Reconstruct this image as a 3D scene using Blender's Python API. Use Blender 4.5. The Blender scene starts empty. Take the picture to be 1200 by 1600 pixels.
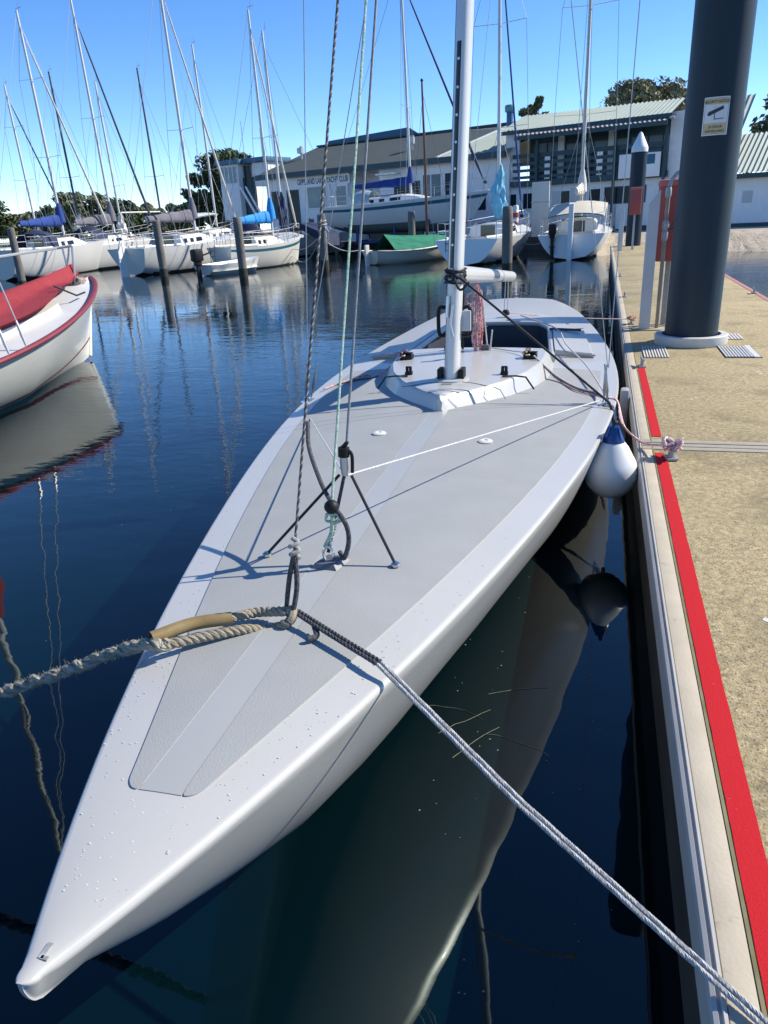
import bpy, bmesh, math, random
import numpy as np
from mathutils import Vector, Matrix

# ------------------------------------------------------------------ camera
SC = bpy.context.scene
C = SC.collection
RW, RH, FPX = 1200., 1600., 1136.
PP = np.array([600., 800.])
NADIR = np.array([751., 3604.])
PVAN = np.array([945., 323.])
CAMZ = 1.75
def _rot():
    d = np.array([*(NADIR - PP), FPX]); d /= np.linalg.norm(d)
    p = np.array([*(PVAN - PP), FPX]); p = p - d * (p @ d); p /= np.linalg.norm(p)
    r = np.cross(d, p)
    return np.stack([r, p, -d])
ROT = _rot()
CAMC = np.array([0, 0, CAMZ])
cam_data = bpy.data.cameras.new('camera')
cam = bpy.data.objects.new('camera', cam_data)
C.objects.link(cam)
m = Matrix.Identity(4)
for i in range(3):
    m[i][0] = ROT[i][0]; m[i][1] = -ROT[i][1]; m[i][2] = -ROT[i][2]; m[i][3] = CAMC[i]
cam.matrix_world = m
cam_data.sensor_fit = 'VERTICAL'
cam_data.sensor_height = 24.0
cam_data.sensor_width = 18.0
cam_data.lens = 24.0 * FPX / RH
cam_data.clip_start = 0.02
cam_data.clip_end = 5000
SC.camera = cam

# ------------------------------------------------------------------ light
SUN_AZ = math.radians(27)      # from +X towards +Y
SUN_EL = math.radians(38)
sun_dir = Vector((math.cos(SUN_AZ) * math.cos(SUN_EL), math.sin(SUN_AZ) * math.cos(SUN_EL), math.sin(SUN_EL)))
W = bpy.data.worlds.new('World'); SC.world = W; W.use_nodes = True
nt = W.node_tree
bg = nt.nodes['Background']
sky = nt.nodes.new('ShaderNodeTexSky'); sky.sky_type = 'NISHITA'; sky.sun_disc = False
sky.sun_elevation = SUN_EL
sky.sun_rotation = math.pi / 2 - SUN_AZ
sky.altitude = 0; sky.air_density = 0.62; sky.dust_density = 0.0; sky.ozone_density = 2.6
hs = nt.nodes.new('ShaderNodeHueSaturation'); hs.inputs['Saturation'].default_value = 1.22; hs.inputs['Hue'].default_value = .505
nt.links.new(sky.outputs[0], hs.inputs['Color'])
nt.links.new(hs.outputs[0], bg.inputs['Color'])
bg.inputs['Strength'].default_value = 0.135
sl = bpy.data.lights.new('sun', 'SUN'); sl.energy = 3.9; sl.angle = math.radians(0.5); sl.color = (1.0, 0.93, 0.80)
so = bpy.data.objects.new('sun', sl); C.objects.link(so)
so.rotation_euler = sun_dir.to_track_quat('Z', 'Y').to_euler()
so.location = (6, 4, 12)
SC.view_settings.view_transform = 'Standard'
SC.view_settings.look = 'None'
SC.view_settings.exposure = 0.84
SC.view_settings.gamma = 1.0
SC.cycles.max_bounces = 8
SC.cycles.caustics_reflective = False
SC.cycles.caustics_refractive = False
SC.cycles.sample_clamp_indirect = 4.0

# ------------------------------------------------------------------ measuring the photograph
def ray(x, y):
    v = np.array([x - PP[0], y - PP[1], FPX]); v = ROT @ v
    return v / np.linalg.norm(v)
def PZ(x, y, z=0.0):
    r = ray(x, y); return Vector(CAMC + r * ((z - CAMZ) / r[2]))
def PY(x, y, Y):
    r = ray(x, y); return Vector(CAMC + r * (Y / r[1]))
_fw = ROT @ np.array([0, 0, 1.]); _fw[2] = 0; _fw /= np.linalg.norm(_fw)
def PD(x, y, d):
    r = ray(x, y); return Vector(CAMC + r * (d / (r @ _fw)))
def proj(P):
    c = ROT.T @ (np.array(P, float) - CAMC); return PP + FPX * c[:2] / c[2]

# ------------------------------------------------------------------ materials
MATS = {}
def mat(name, col, rough=0.5, metal=0.0, var=None, bump=None, coat=0.0, spec=0.5, sheen=0.0, dirt=None, stretch=None):
    """var=(scale, amount, colour2); bump=(scale, strength, distance); dirt=(scale, threshold, colour)"""
    if name in MATS: return MATS[name]
    M = bpy.data.materials.new(name); M.use_nodes = True
    n = M.node_tree.nodes; l = M.node_tree.links
    b = n['Principled BSDF']
    b.inputs['Base Color'].default_value = (*col, 1); b.inputs['Roughness'].default_value = rough
    b.inputs['Metallic'].default_value = metal; b.inputs['Coat Weight'].default_value = coat
    b.inputs['Specular IOR Level'].default_value = spec
    tc = n.new('ShaderNodeTexCoord'); vec = tc.outputs['Object']
    if stretch:
        mp = n.new('ShaderNodeMapping'); mp.inputs['Scale'].default_value = stretch; l.new(vec, mp.inputs['Vector']); vec = mp.outputs[0]
    src = None
    if var:
        t = n.new('ShaderNodeTexNoise'); t.inputs['Scale'].default_value = var[0]; t.inputs['Detail'].default_value = 6
        l.new(vec, t.inputs['Vector'])
        r = n.new('ShaderNodeValToRGB'); r.color_ramp.elements[0].position = .5 - var[1] / 2; r.color_ramp.elements[1].position = .5 + var[1] / 2
        r.color_ramp.elements[0].color = (*var[2], 1); r.color_ramp.elements[1].color = (*col, 1)
        l.new(t.outputs['Fac'], r.inputs['Fac']); src = r.outputs['Color']
    if dirt:
        t = n.new('ShaderNodeTexNoise'); t.inputs['Scale'].default_value = dirt[0]; t.inputs['Detail'].default_value = 8; t.inputs['Roughness'].default_value = .65
        l.new(vec, t.inputs['Vector'])
        r = n.new('ShaderNodeMapRange'); r.inputs[1].default_value = dirt[1]; r.inputs[2].default_value = dirt[1] + .12
        l.new(t.outputs['Fac'], r.inputs[0])
        mx = n.new('ShaderNodeMix'); mx.data_type = 'RGBA'
        l.new(r.outputs[0], mx.inputs['Factor'])
        if src: l.new(src, mx.inputs['A'])
        else: mx.inputs['A'].default_value = (*col, 1)
        mx.inputs['B'].default_value = (*dirt[2], 1); src = mx.outputs['Result']
    if src: l.new(src, b.inputs['Base Color'])
    if bump:
        t = n.new('ShaderNodeTexNoise'); t.inputs['Scale'].default_value = bump[0]; t.inputs['Detail'].default_value = 4
        l.new(tc.outputs['Object'], t.inputs['Vector'])
        bp = n.new('ShaderNodeBump'); bp.inputs['Strength'].default_value = bump[1]; bp.inputs['Distance'].default_value = bump[2]
        l.new(t.outputs['Fac'], bp.inputs['Height']); l.new(bp.outputs[0], b.inputs['Normal'])
    MATS[name] = M
    return M
def stripes_mat(name, col, col2, scale, axis='X', rough=.5, bump=.6, dist=.03, dirt=None):
    """corrugated or boarded sheet: ridges along one axis of the object"""
    M = mat(name, col, rough, var=(2.5, .6, col2), dirt=dirt)
    n = M.node_tree.nodes; l = M.node_tree.links; b = n['Principled BSDF']
    tc = n.new('ShaderNodeTexCoord')
    w = n.new('ShaderNodeTexWave'); w.bands_direction = axis; w.inputs['Scale'].default_value = scale
    w.inputs['Distortion'].default_value = 0.0
    l.new(tc.outputs['Object'], w.inputs['Vector'])
    bp = n.new('ShaderNodeBump'); bp.inputs['Strength'].default_value = bump; bp.inputs['Distance'].default_value = dist
    l.new(w.outputs['Fac'], bp.inputs['Height']); l.new(bp.outputs[0], b.inputs['Normal'])
    return M

# ------------------------------------------------------------------ object helpers
def tag(o, label=None, cat=None, group=None, kind=None):
    if label: o['label'] = label
    if cat: o['category'] = cat
    if group: o['group'] = group
    if kind: o['kind'] = kind
    return o
def thing(name, loc, rz, label, cat, group=None):
    o = bpy.data.objects.new(name, None); C.objects.link(o); o.empty_display_size = .2
    o.location = loc; o.rotation_euler = (0, 0, rz)
    return tag(o, label, cat, group)
def root_matrix(o):
    while o.parent: o = o.parent
    return Matrix.LocRotScale(o.location, o.rotation_euler, o.scale)

class MB:
    def __init__(s): s.v = []; s.f = []; s.mi = []
    def add(s, vs, fs, m=0):
        k = len(s.v); s.v += [tuple(v) for v in vs]; s.f += [tuple(i + k for i in f) for f in fs]; s.mi += [m] * len(fs); return s
    def box2(s, x0, x1, y0, y1, z0, z1, m=0):
        vs = [(x, y, z) for z in (z0, z1) for y in (y0, y1) for x in (x0, x1)]
        return s.add(vs, [(0, 2, 3, 1), (4, 5, 7, 6), (0, 1, 5, 4), (2, 6, 7, 3), (0, 4, 6, 2), (1, 3, 7, 5)], m)
    def bbox(s, x0, x1, y0, y1, z0, z1, bv=.01, m=0):
        """box with chamfered edges"""
        bm = bmesh.new(); bmesh.ops.create_cube(bm, size=1)
        for v in bm.verts: v.co = ((x0 + x1) / 2 + v.co.x * (x1 - x0), (y0 + y1) / 2 + v.co.y * (y1 - y0), (z0 + z1) / 2 + v.co.z * (z1 - z0))
        bmesh.ops.bevel(bm, geom=bm.edges[:], offset=bv, segments=2, affect='EDGES', profile=.6)
        bm.verts.ensure_lookup_table(); bm.verts.index_update()
        s.add([v.co for v in bm.verts], [[v.index for v in f.verts] for f in bm.faces], m); bm.free(); return s
    def bar(s, a, b, w, h, m=0, up=(0, 0, 1)):
        a = Vector(a); b = Vector(b); d = (b - a).normalized(); u = Vector(up)
        if abs(d.dot(u)) > .98: u = Vector((0, 1, 0))
        r = d.cross(u).normalized(); u = r.cross(d)
        vs = [p + r * (sx * w / 2) + u * (sy * h / 2) for p in (a, b) for sy in (-1, 1) for sx in (-1, 1)]
        return s.add(vs, [(0, 2, 3, 1), (4, 5, 7, 6), (0, 1, 5, 4), (2, 6, 7, 3), (0, 4, 6, 2), (1, 3, 7, 5)], m)
    def tube(s, pts, r, n=8, m=0, caps=True, flat=1.0):
        pts = [Vector(p) for p in pts]; N = len(pts)
        rs = r if isinstance(r, (list, tuple)) else [r] * N
        rings = []; pu = None
        for i in range(N):
            d = (pts[min(i + 1, N - 1)] - pts[max(i - 1, 0)]).normalized()
            if pu is None:
                u = Vector((0, 0, 1)) if abs(d.z) < .9 else Vector((1, 0, 0))
            else: u = pu
            u = (u - d * u.dot(d)).normalized(); w = d.cross(u); pu = u
            rings.append([pts[i] + (u * math.sin(2 * math.pi * k / n) * flat + w * math.cos(2 * math.pi * k / n)) * rs[i] for k in range(n)])
        return s.loft(rings, True, caps, m)
    def loft(s, rings, close=True, caps=True, m=0, mrow=None):
        n = len(rings[0]); vs = [p for r in rings for p in r]; k = len(s.v)
        s.v += [tuple(p) for p in vs]
        for i in range(len(rings) - 1):
            for j in range(n if close else n - 1):
                a = i * n + j; b = i * n + (j + 1) % n
                s.f.append((k + a, k + b, k + b + n, k + a + n)); s.mi.append(mrow(i, j) if mrow else m)
        if caps:
            s.f.append(tuple(k + j for j in range(n))[::-1]); s.mi.append(m)
            s.f.append(tuple(k + (len(rings) - 1) * n + j for j in range(n))); s.mi.append(m)
        return s
    def lathe(s, prof, c=(0, 0, 0), n=24, m=0, caps=True, mrow=None):
        rings = [[(c[0] + r * math.cos(2 * math.pi * k / n), c[1] + r * math.sin(2 * math.pi * k / n), c[2] + z) for k in range(n)] for r, z in prof]
        return s.loft(rings, True, caps, m, mrow)
    def prism(s, poly, z0, z1, m=0):
        n = len(poly); return s.loft([[(x, y, z0) for x, y in poly], [(x, y, z1) for x, y in poly]], True, True, m)
    def quad(s, a, b, c, d, m=0): return s.add([a, b, c, d], [(0, 1, 2, 3)], m)
    def helix(s, pts, R, r, strands=3, pitch=.05, n=6, m=0, per=10, ms=None):
        """laid rope: strands wound around a path"""
        path = resample(pts, pitch / per); N = len(path)
        pu = None; fr = []
        for i in range(N):
            d = (path[min(i + 1, N - 1)] - path[max(i - 1, 0)]).normalized()
            u = pu if pu is not None else (Vector((0, 0, 1)) if abs(d.z) < .9 else Vector((1, 0, 0)))
            u = (u - d * u.dot(d)).normalized(); fr.append((u, d.cross(u))); pu = u
        for k in range(strands):
            q = []
            for i in range(N):
                a = 2 * math.pi * (i / per + k / strands); RR = R(i / (N - 1)) if callable(R) else R
                q.append(path[i] + (fr[i][0] * math.cos(a) + fr[i][1] * math.sin(a)) * RR)
            s.tube(q, r, n, ms[k] if ms else m)
        return s
    def build(s, name, mats, parent=None, world=False, smooth=True, angle=40):
        me = bpy.data.meshes.new(name)
        vs = s.v; off = Vector((0, 0, 0))
        if parent is not None and world:
            inv = root_matrix(parent).inverted(); vs = [inv @ Vector(v) for v in vs]
        if parent is None:
            a = np.array(vs); off = Vector(((a[:, 0].min() + a[:, 0].max()) / 2, (a[:, 1].min() + a[:, 1].max()) / 2, a[:, 2].min()))
            vs = [Vector(v) - off for v in vs]
        me.from_pydata([tuple(v) for v in vs], [], s.f)
        mats = mats if isinstance(mats, (list, tuple)) else [mats]
        for M in mats: me.materials.append(M)
        if len(mats) > 1: me.polygons.foreach_set('material_index', s.mi)
        if smooth:
            me.polygons.foreach_set('use_smooth', [True] * len(me.polygons))
            me.set_sharp_from_angle(angle=math.radians(angle))
        me.update()
        bm = bmesh.new(); bm.from_mesh(me); bmesh.ops.recalc_face_normals(bm, faces=bm.faces); bm.to_mesh(me); bm.free()
        o = bpy.data.objects.new(name, me); C.objects.link(o)
        if parent is not None: o.parent = parent
        else: o.location = off
        return o
def resample(pts, step):
    pts = [Vector(p) for p in pts]; out = [pts[0].copy()]; acc = 0.
    for a, b in zip(pts[:-1], pts[1:]):
        L = (b - a).length
        if L < 1e-9: continue
        t = step - acc
        while t <= L: out.append(a + (b - a) * (t / L)); t += step
        acc = L - (t - step)
    return out
def spline(pts, n=8):
    P = [Vector(p) for p in pts]; P = [P[0] * 2 - P[1]] + P + [P[-1] * 2 - P[-2]]; out = []
    for i in range(1, len(P) - 2):
        for k in range(n):
            t = k / n; a, b, c, d = P[i - 1], P[i], P[i + 1], P[i + 2]
            out.append(.5 * ((2 * b) + (c - a) * t + (2 * a - 5 * b + 4 * c - d) * t * t + (3 * b - a - 3 * c + d) * t ** 3))
    out.append(P[-2].copy()); return out
def sagline(a, b, sag, n=14):
    a = Vector(a); b = Vector(b)
    return [a.lerp(b, k / n) - Vector((0, 0, sag * 4 * (k / n) * (1 - k / n))) for k in range(n + 1)]
def text_mesh(name, s, size, M, parent, mw, align='CENTER', ext=.001, xs=1.0, warp=None):
    cu = bpy.data.curves.new(name, 'FONT'); cu.body = s; cu.size = size; cu.align_x = align; cu.align_y = 'CENTER'; cu.extrude = ext; cu.offset = size * .018
    ob = bpy.data.objects.new(name, cu); C.objects.link(ob)
    dg = bpy.context.evaluated_depsgraph_get(); me = bpy.data.meshes.new_from_object(ob.evaluated_get(dg))
    C.objects.unlink(ob); bpy.data.objects.remove(ob)
    for v in me.vertices:
        p = Vector((v.co.x * xs, v.co.y, v.co.z)); v.co = warp(p) if warp else mw @ p
    me.materials.clear(); me.materials.append(M)
    o = bpy.data.objects.new(name, me); C.objects.link(o); o.parent = parent
    return o

# ------------------------------------------------------------------ palette
GEL = mat('white_gelcoat', (.475, .47, .445), .30, var=(1.2, .5, (.44, .435, .415)), coat=.15, dirt=(7, .70, (.40, .39, .36)), bump=(1.6, .12, .02))
GELB = mat('aged_white_gelcoat', (.74, .73, .68), .38, var=(1.5, .6, (.62, .61, .56)), dirt=(3.5, .66, (.45, .42, .36)))
PAD = mat('grey_non_skid', (.335, .343, .335), .62, var=(5, .5, (.30, .308, .30)), dirt=(2.6, .60, (.30, .305, .29)), bump=(260, .5, .002))
STRIPE = mat('smooth_grey_deck', (.365, .375, .365), .38, var=(3, .5, (.345, .355, .347)))
ALU = mat('brushed_aluminium', (.62, .63, .64), .38, .85, var=(14, .5, (.5, .51, .52)))
ALUP = mat('painted_mast_white', (.62, .62, .61), .3, .1, coat=.2)
GALV = mat('galvanised_steel', (.42, .43, .44), .5, .6, var=(30, .5, (.32, .33, .34)))
STEEL = mat('stainless_steel', (.66, .66, .66), .2, 1.0)
BLACK = mat('black_plastic', (.010, .010, .011), .55, spec=.3)
BLKROPE = mat('black_cord', (.02, .02, .024), .8, bump=(400, .6, .002))
GREENROPE = mat('green_cord', (.16, .36, .22), .8, var=(120, .3, (.55, .62, .55)))
WHITEROPE = mat('white_cord', (.66, .66, .64), .85, var=(90, .4, (.42, .43, .45)))
GREYROPE = mat('dark_grey_braid', (.03, .03, .033), .85, var=(120, .3, (.10, .10, .105)), bump=(300, .7, .003))
REDROPE = mat('red_flecked_rope', (.48, .10, .11), .85, var=(70, .2, (.66, .55, .53)))
HEMP = mat('weathered_laid_rope', (.34, .295, .21), .95, var=(40, .5, (.24, .21, .15)), bump=(250, .8, .004), dirt=(30, .62, (.14, .12, .08)))
MOSSROPE = mat('bleached_fuzzy_rope', (.46, .42, .34), .95, var=(50, .5, (.2, .175, .12)), bump=(250, .8, .004))
HOSE = mat('yellowed_hose', (.32, .235, .105), .4, var=(14, .6, (.19, .13, .05)))
TIMBER = mat('weathered_timber', (.20, .185, .165), .9, var=(4, .6, (.11, .10, .09)), bump=(22, .8, .02))
GLASS = mat('dark_window_glass', (.014, .030, .040), .12, spec=.10)

# ================================================================== SETTING
# ---- water
def water_mat():
    M = bpy.data.materials.new('harbour_water'); M.use_nodes = True
    n = M.node_tree.nodes; l = M.node_tree.links; b = n['Principled BSDF']
    b.inputs['Base Color'].default_value = (.0004, .0058, .0080, 1); b.inputs['Roughness'].default_value = .015
    b.inputs['IOR'].default_value = 1.5; b.inputs['Specular Tint'].default_value = (.84, 1.0, .97, 1)
    tc = n.new('ShaderNodeTexCoord')
    def noise(scale, det, rot=0., sy=1.):
        mp = n.new('ShaderNodeMapping'); mp.inputs['Rotation'].default_value = (0, 0, rot); mp.inputs['Scale'].default_value = (1, sy, 1)
        l.new(tc.outputs['Object'], mp.inputs['Vector'])
        t = n.new('ShaderNodeTexNoise'); t.inputs['Scale'].default_value = scale; t.inputs['Detail'].default_value = det
        l.new(mp.outputs[0], t.inputs['Vector']); return t.outputs['Fac']
    def math_(op, a, v=None, b2=None):
        q = n.new('ShaderNodeMath'); q.operation = op; l.new(a, q.inputs[0])
        if v is not None: q.inputs[1].default_value = v
        if b2 is not None: l.new(b2, q.inputs[1])
        return q.outputs[0]
    big = noise(1.3, 2, .35, 1.6); mid = noise(5.0, 3, .2, 2.0); fine = noise(16, 2, .3, 1.8); gust = noise(.16, 2, .6, 1.0)
    gr = n.new('ShaderNodeMapRange'); gr.inputs[1].default_value = .40; gr.inputs[2].default_value = .62; gr.inputs[3].default_value = .12; gr.inputs[4].default_value = 1.0
    l.new(gust, gr.inputs[0])
    # the wind does not reach the water close under the pontoon and the moored hull
    sep = n.new('ShaderNodeSeparateXYZ'); l.new(tc.outputs['Object'], sep.inputs[0])
    sh = n.new('ShaderNodeMapRange'); sh.inputs[1].default_value = 2.5; sh.inputs[2].default_value = 9; sh.inputs[3].default_value = .10; sh.inputs[4].default_value = 1.0
    l.new(sep.outputs['Y'], sh.inputs[0])
    rip = math_('ADD', math_('MULTIPLY', mid, .0040), None, math_('MULTIPLY', fine, .0005))
    rip = math_('MULTIPLY', rip, None, gr.outputs[0]); rip = math_('MULTIPLY', rip, None, sh.outputs[0])
    sw = math_('MULTIPLY', big, .0050)
    h = math_('ADD', sw, None, rip)
    bp = n.new('ShaderNodeBump'); bp.inputs['Strength'].default_value = 1.0; bp.inputs['Distance'].default_value = 1.0
    l.new(h, bp.inputs['Height']); l.new(bp.outputs[0], b.inputs['Normal'])
    return M
WATER = water_mat()
wb = MB(); wb.quad((-900, -900, 0), (900, -900, 0), (900, 900, 0), (-900, 900, 0))
wo = wb.build('water', WATER, smooth=False); wo.location = (0, 0, 0)
for v, co in zip(wo.data.vertices, [(-900, -900, 0), (900, -900, 0), (900, 900, 0), (-900, 900, 0)]): v.co = co
tag(wo, kind='structure')

# ---- club-house frame: u along the facade, y inwards, z up
FA = PD(415, 335, 50.8); FB = PD(1200, 352, 34.4)
FD = Vector((FB.x - FA.x, FB.y - FA.y, 0)).normalized(); FN = Vector((FD.y, -FD.x, 0))
FANG = math.atan2(FD.y, FD.x); GZ = .55
F0 = Vector((FA.x, FA.y, GZ))
def fz(x, y, v=0.):
    r = Vector(ray(x, y)); o = F0 + FN * v; cc = Vector(CAMC)
    t = (o - cc).dot(FN) / r.dot(FN); P = cc + r * t
    return (P - F0).dot(FD), P.z - GZ
def F(u, y, z=0.): return F0 + FD * u - FN * y + Vector((0, 0, z))

# ---- land behind the quay
LAND = mat('gravel_hardstand', (.42, .38, .31), .95, var=(1.2, .5, (.30, .27, .22)), bump=(30, .6, .03), dirt=(5, .6, (.22, .2, .16)))
QUAY = mat('dark_quay_wall', (.035, .035, .033), .9, var=(3, .5, (.07, .065, .055)), bump=(8, .8, .05))
SAND = mat('shore_sand', (.50, .43, .33), .95, var=(.9, .5, (.34, .29, .22)), bump=(12, .9, .06), dirt=(4, .55, (.24, .21, .17)))
ql = [F(-60, -3.2), F(18.6, -3.2)]
qx = F(18.6, -3.2)
g = MB()
# flat yard, quay edge on the left, beach crest on the right
yard = [F(-60, -3.2), F(18.6, -3.2), Vector((-.2, 33.6, GZ)), Vector((2.2, 33.4, GZ)), Vector((9, 33.0, GZ)), Vector((40, 31.5, GZ)), Vector((120, 40, GZ)), Vector((160, 500, GZ)), Vector((-60, 500, GZ))]
g.add(yard, [tuple(range(len(yard)))])
go = g.build('ground', LAND, smooth=False); tag(go, kind='structure')
b = MB()
cr = [Vector((-.2, 33.6, GZ)), Vector((2.2, 33.4, GZ)), Vector((5, 33.2, GZ)), Vector((9, 33.0, GZ)), Vector((16, 32.6, GZ)), Vector((40, 31.5, GZ))]
random.seed(3)
rows = []
for k in range(9):
    t = k / 8; row = []
    for i in range(120):
        s = i / 119 * (len(cr) - 1); j = min(int(s), len(cr) - 2); p = cr[j].lerp(cr[j + 1], s - j)
        dy = -4.6 * t + .25 * math.sin(i * .35 + k) * t; z = GZ + .02 - (GZ + .25) * t ** 1.25
        z += random.uniform(-.05, .05) * (1 if 0 < k < 8 else 0)
        row.append(Vector((p.x, p.y + dy, z)))
    rows.append(row)
b.loft(rows, False, False)
tag(b.build('beach', SAND), kind='structure')
qw = MB()
for a, c2 in ((F(-60, -3.2), F(18.6, -3.2)), (F(18.6, -3.2), Vector((-.2, 33.6, GZ)))):
    qw.quad((a.x, a.y, -1), (c2.x, c2.y, -1), (c2.x, c2.y, GZ - .02), (a.x, a.y, GZ - .02))
tag(qw.build('quay_wall', QUAY, smooth=False), kind='structure')
# far shore of the lake on the left, under the tree line
fs = MB()
fp = [PD(-500, 362, 118), PD(-100, 360, 112), PD(330, 350, 108), PD(330, 350, 190), PD(-500, 362, 200)]
fp2 = [Vector((p.x, p.y, .7)) for p in fp]; fp1 = [Vector((p.x, p.y, -.5)) for p in fp]
fs.loft([fp1, fp2], True, True)
tag(fs.build('far_shore', mat('far_shore_grass', (.10, .12, .06), .95, var=(.2, .6, (.2, .18, .12))), smooth=False), kind='structure')

# ---- pontoon
PX0, PX1, PYA, PYB, PZT = .255, 2.26, -2.5, 28.0, .45
AGG = mat('exposed_aggregate', (.60, .52, .37), .9, var=(150, .24, (.32, .25, .14)), bump=(150, .7, .004))
def agg_mat():
    M = AGG; n = M.node_tree.nodes; l = M.node_tree.links; b = n['Principled BSDF']
    tc = n.new('ShaderNodeTexCoord'); vo = n.new('ShaderNodeTexVoronoi'); vo.inputs['Scale'].default_value = 165; l.new(tc.outputs['Object'], vo.inputs['Vector'])
    sp = n.new('ShaderNodeSeparateColor'); l.new(vo.outputs['Color'], sp.inputs[0]); rp = n.new('ShaderNodeValToRGB'); rp.color_ramp.interpolation = 'CONSTANT'
    cols = [(0, (.24, .18, .10)), (.10, (.39, .315, .18)), (.30, (.44, .36, .21)), (.55, (.47, .39, .245)), (.72, (.37, .31, .205)), (.86, (.54, .47, .33)), (.94, (.32, .225, .11))]
    e_ = rp.color_ramp.elements; e_[0].position = 0; e_[0].color = (*cols[0][1], 1); e_[1].position = cols[1][0]; e_[1].color = (*cols[1][1], 1)
    for p_, c_ in cols[2:]: x_ = e_.new(p_); x_.color = (c_[0] * .97, c_[1] * .94, c_[2] * .82, 1)
    l.new(sp.outputs[0], rp.inputs[0]); src = rp.outputs[0] 
    t = n.new('ShaderNodeTexNoise'); t.inputs['Scale'].default_value = 1.3; t.inputs['Detail'].default_value = 5
    l.new(tc.outputs['Object'], t.inputs['Vector'])
    r = n.new('ShaderNodeMapRange'); r.inputs[1].default_value = .42; r.inputs[2].default_value = .68; r.inputs[4].default_value = .45
    l.new(t.outputs['Fac'], r.inputs[0])
    mx = n.new('ShaderNodeMix'); mx.data_type = 'RGBA'; l.new(r.outputs[0], mx.inputs['Factor']); l.new(src, mx.inputs['A']); mx.inputs['B'].default_value = (.40, .325, .16, 1)
    t2 = n.new('ShaderNodeTexNoise'); t2.inputs['Scale'].default_value = 34; t2.inputs['Detail'].default_value = 3; l.new(tc.outputs['Object'], t2.inputs['Vector'])
    r2 = n.new('ShaderNodeMapRange'); r2.inputs[1].default_value = .35; r2.inputs[2].default_value = .65; r2.inputs[3].default_value = .74; r2.inputs[4].default_value = 1.12; l.new(t2.outputs['Fac'], r2.inputs[0])
    m3 = n.new('ShaderNodeMix'); m3.data_type = 'RGBA'; m3.blend_type = 'MULTIPLY'; m3.inputs['Factor'].default_value = 1; l.new(mx.outputs['Result'], m3.inputs['A']); l.new(r2.outputs[0], m3.inputs['B'])
    t4 = n.new('ShaderNodeTexNoise'); t4.inputs['Scale'].default_value = 2.6; t4.inputs['Detail'].default_value = 9; t4.inputs['Roughness'].default_value = .68; l.new(tc.outputs['Object'], t4.inputs['Vector'])
    r4 = n.new('ShaderNodeMapRange'); r4.inputs[1].default_value = .50; r4.inputs[2].default_value = .66; r4.inputs[3].default_value = 1.06; r4.inputs[4].default_value = .72; l.new(t4.outputs['Fac'], r4.inputs[0])
    m4 = n.new('ShaderNodeMix'); m4.data_type = 'RGBA'; m4.blend_type = 'MULTIPLY'; m4.inputs['Factor'].default_value = 1; l.new(m3.outputs['Result'], m4.inputs['A']); l.new(r4.outputs[0], m4.inputs['B'])
    l.new(m4.outputs['Result'], b.inputs['Base Color'])
agg_mat()
CONC = mat('smooth_kerb_concrete', (.52, .455, .35), .85, var=(9, .6, (.43, .375, .28)), bump=(120, .35, .002), dirt=(14, .62, (.28, .24, .17)))
REDP = mat('red_line_paint', (.56, .016, .024), .85, var=(240, .35, (.44, .014, .02)), bump=(300, .6, .002), dirt=(34, .665, (.36, .27, .17)), spec=.15)
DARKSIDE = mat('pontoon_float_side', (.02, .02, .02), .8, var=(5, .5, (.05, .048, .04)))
REDF = mat('faded_red_paint', (.48, .09, .09), .8, var=(20, .5, (.52, .28, .24)), bump=(90, .5, .003))
RUST = mat('rust_stain', (.25, .13, .06), .9)
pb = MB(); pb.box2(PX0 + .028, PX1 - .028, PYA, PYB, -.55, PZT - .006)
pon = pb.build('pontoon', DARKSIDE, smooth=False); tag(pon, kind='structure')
def ppart(name, mb, M, **k): return mb.build(name, M, pon, world=True, **k)
slabs = [(PYA, 4.22), (4.42, 7.62), (7.635, 11.2), (11.215, 14.6), (14.615, 18.0), (18.015, 21.4), (21.415, 24.8), (24.815, PYB)]
d = MB()
for y0, y1 in slabs: d.bbox(PX0 + .085, PX1 - .085, y0, y1, PZT - .05, PZT, .004)
d2 = ppart('deck', d, AGG)
k = MB()
for y0, y1 in slabs:
    k.bbox(PX0 + .029, PX0 + .0835, y0, y1, PZT - .055, PZT + .002, .004); k.bbox(PX1 - .0835, PX1 - .029, y0, y1, PZT - .055, PZT + .002, .004)
ppart('kerb', k, CONC)
# moss in the groove between kerb and deck
ppart('moss_joint', MB().box2(PX0 + .0836, PX0 + .0912, PYA, 7.2, PZT - .04, PZT + .0035), mat('moss', (.12, .11, .04), .95, var=(16, .7, (.28, .25, .14))), smooth=False)
def stripe(x0, x1, y0, y1, seed, M, nm):
    random.seed(seed); q = MB(); ny = int((y1 - y0) / .05) + 2; rows = []
    for i in range(ny):
        y = y0 + (y1 - y0) * i / (ny - 1)
        rows.append([(x0 + random.uniform(-.001, .001), y, PZT + .004), ((x0 + x1) / 2, y, PZT + .0042), (x1 + random.uniform(-.001, .001), y, PZT + .004)])
    q.loft(rows, False, False); return ppart(nm, q, M, smooth=False)
stripe(PX0 + .094, PX0 + .152, PYA, 4.15, 1, REDP, 'red_line'); stripe(PX0 + .094, PX0 + .15, 4.48, 6.55, 2, REDP, 'red_line')
stripe(PX1 - .082, PX1 - .03, 10.2, 22, 3, REDF, 'red_line')
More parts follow.
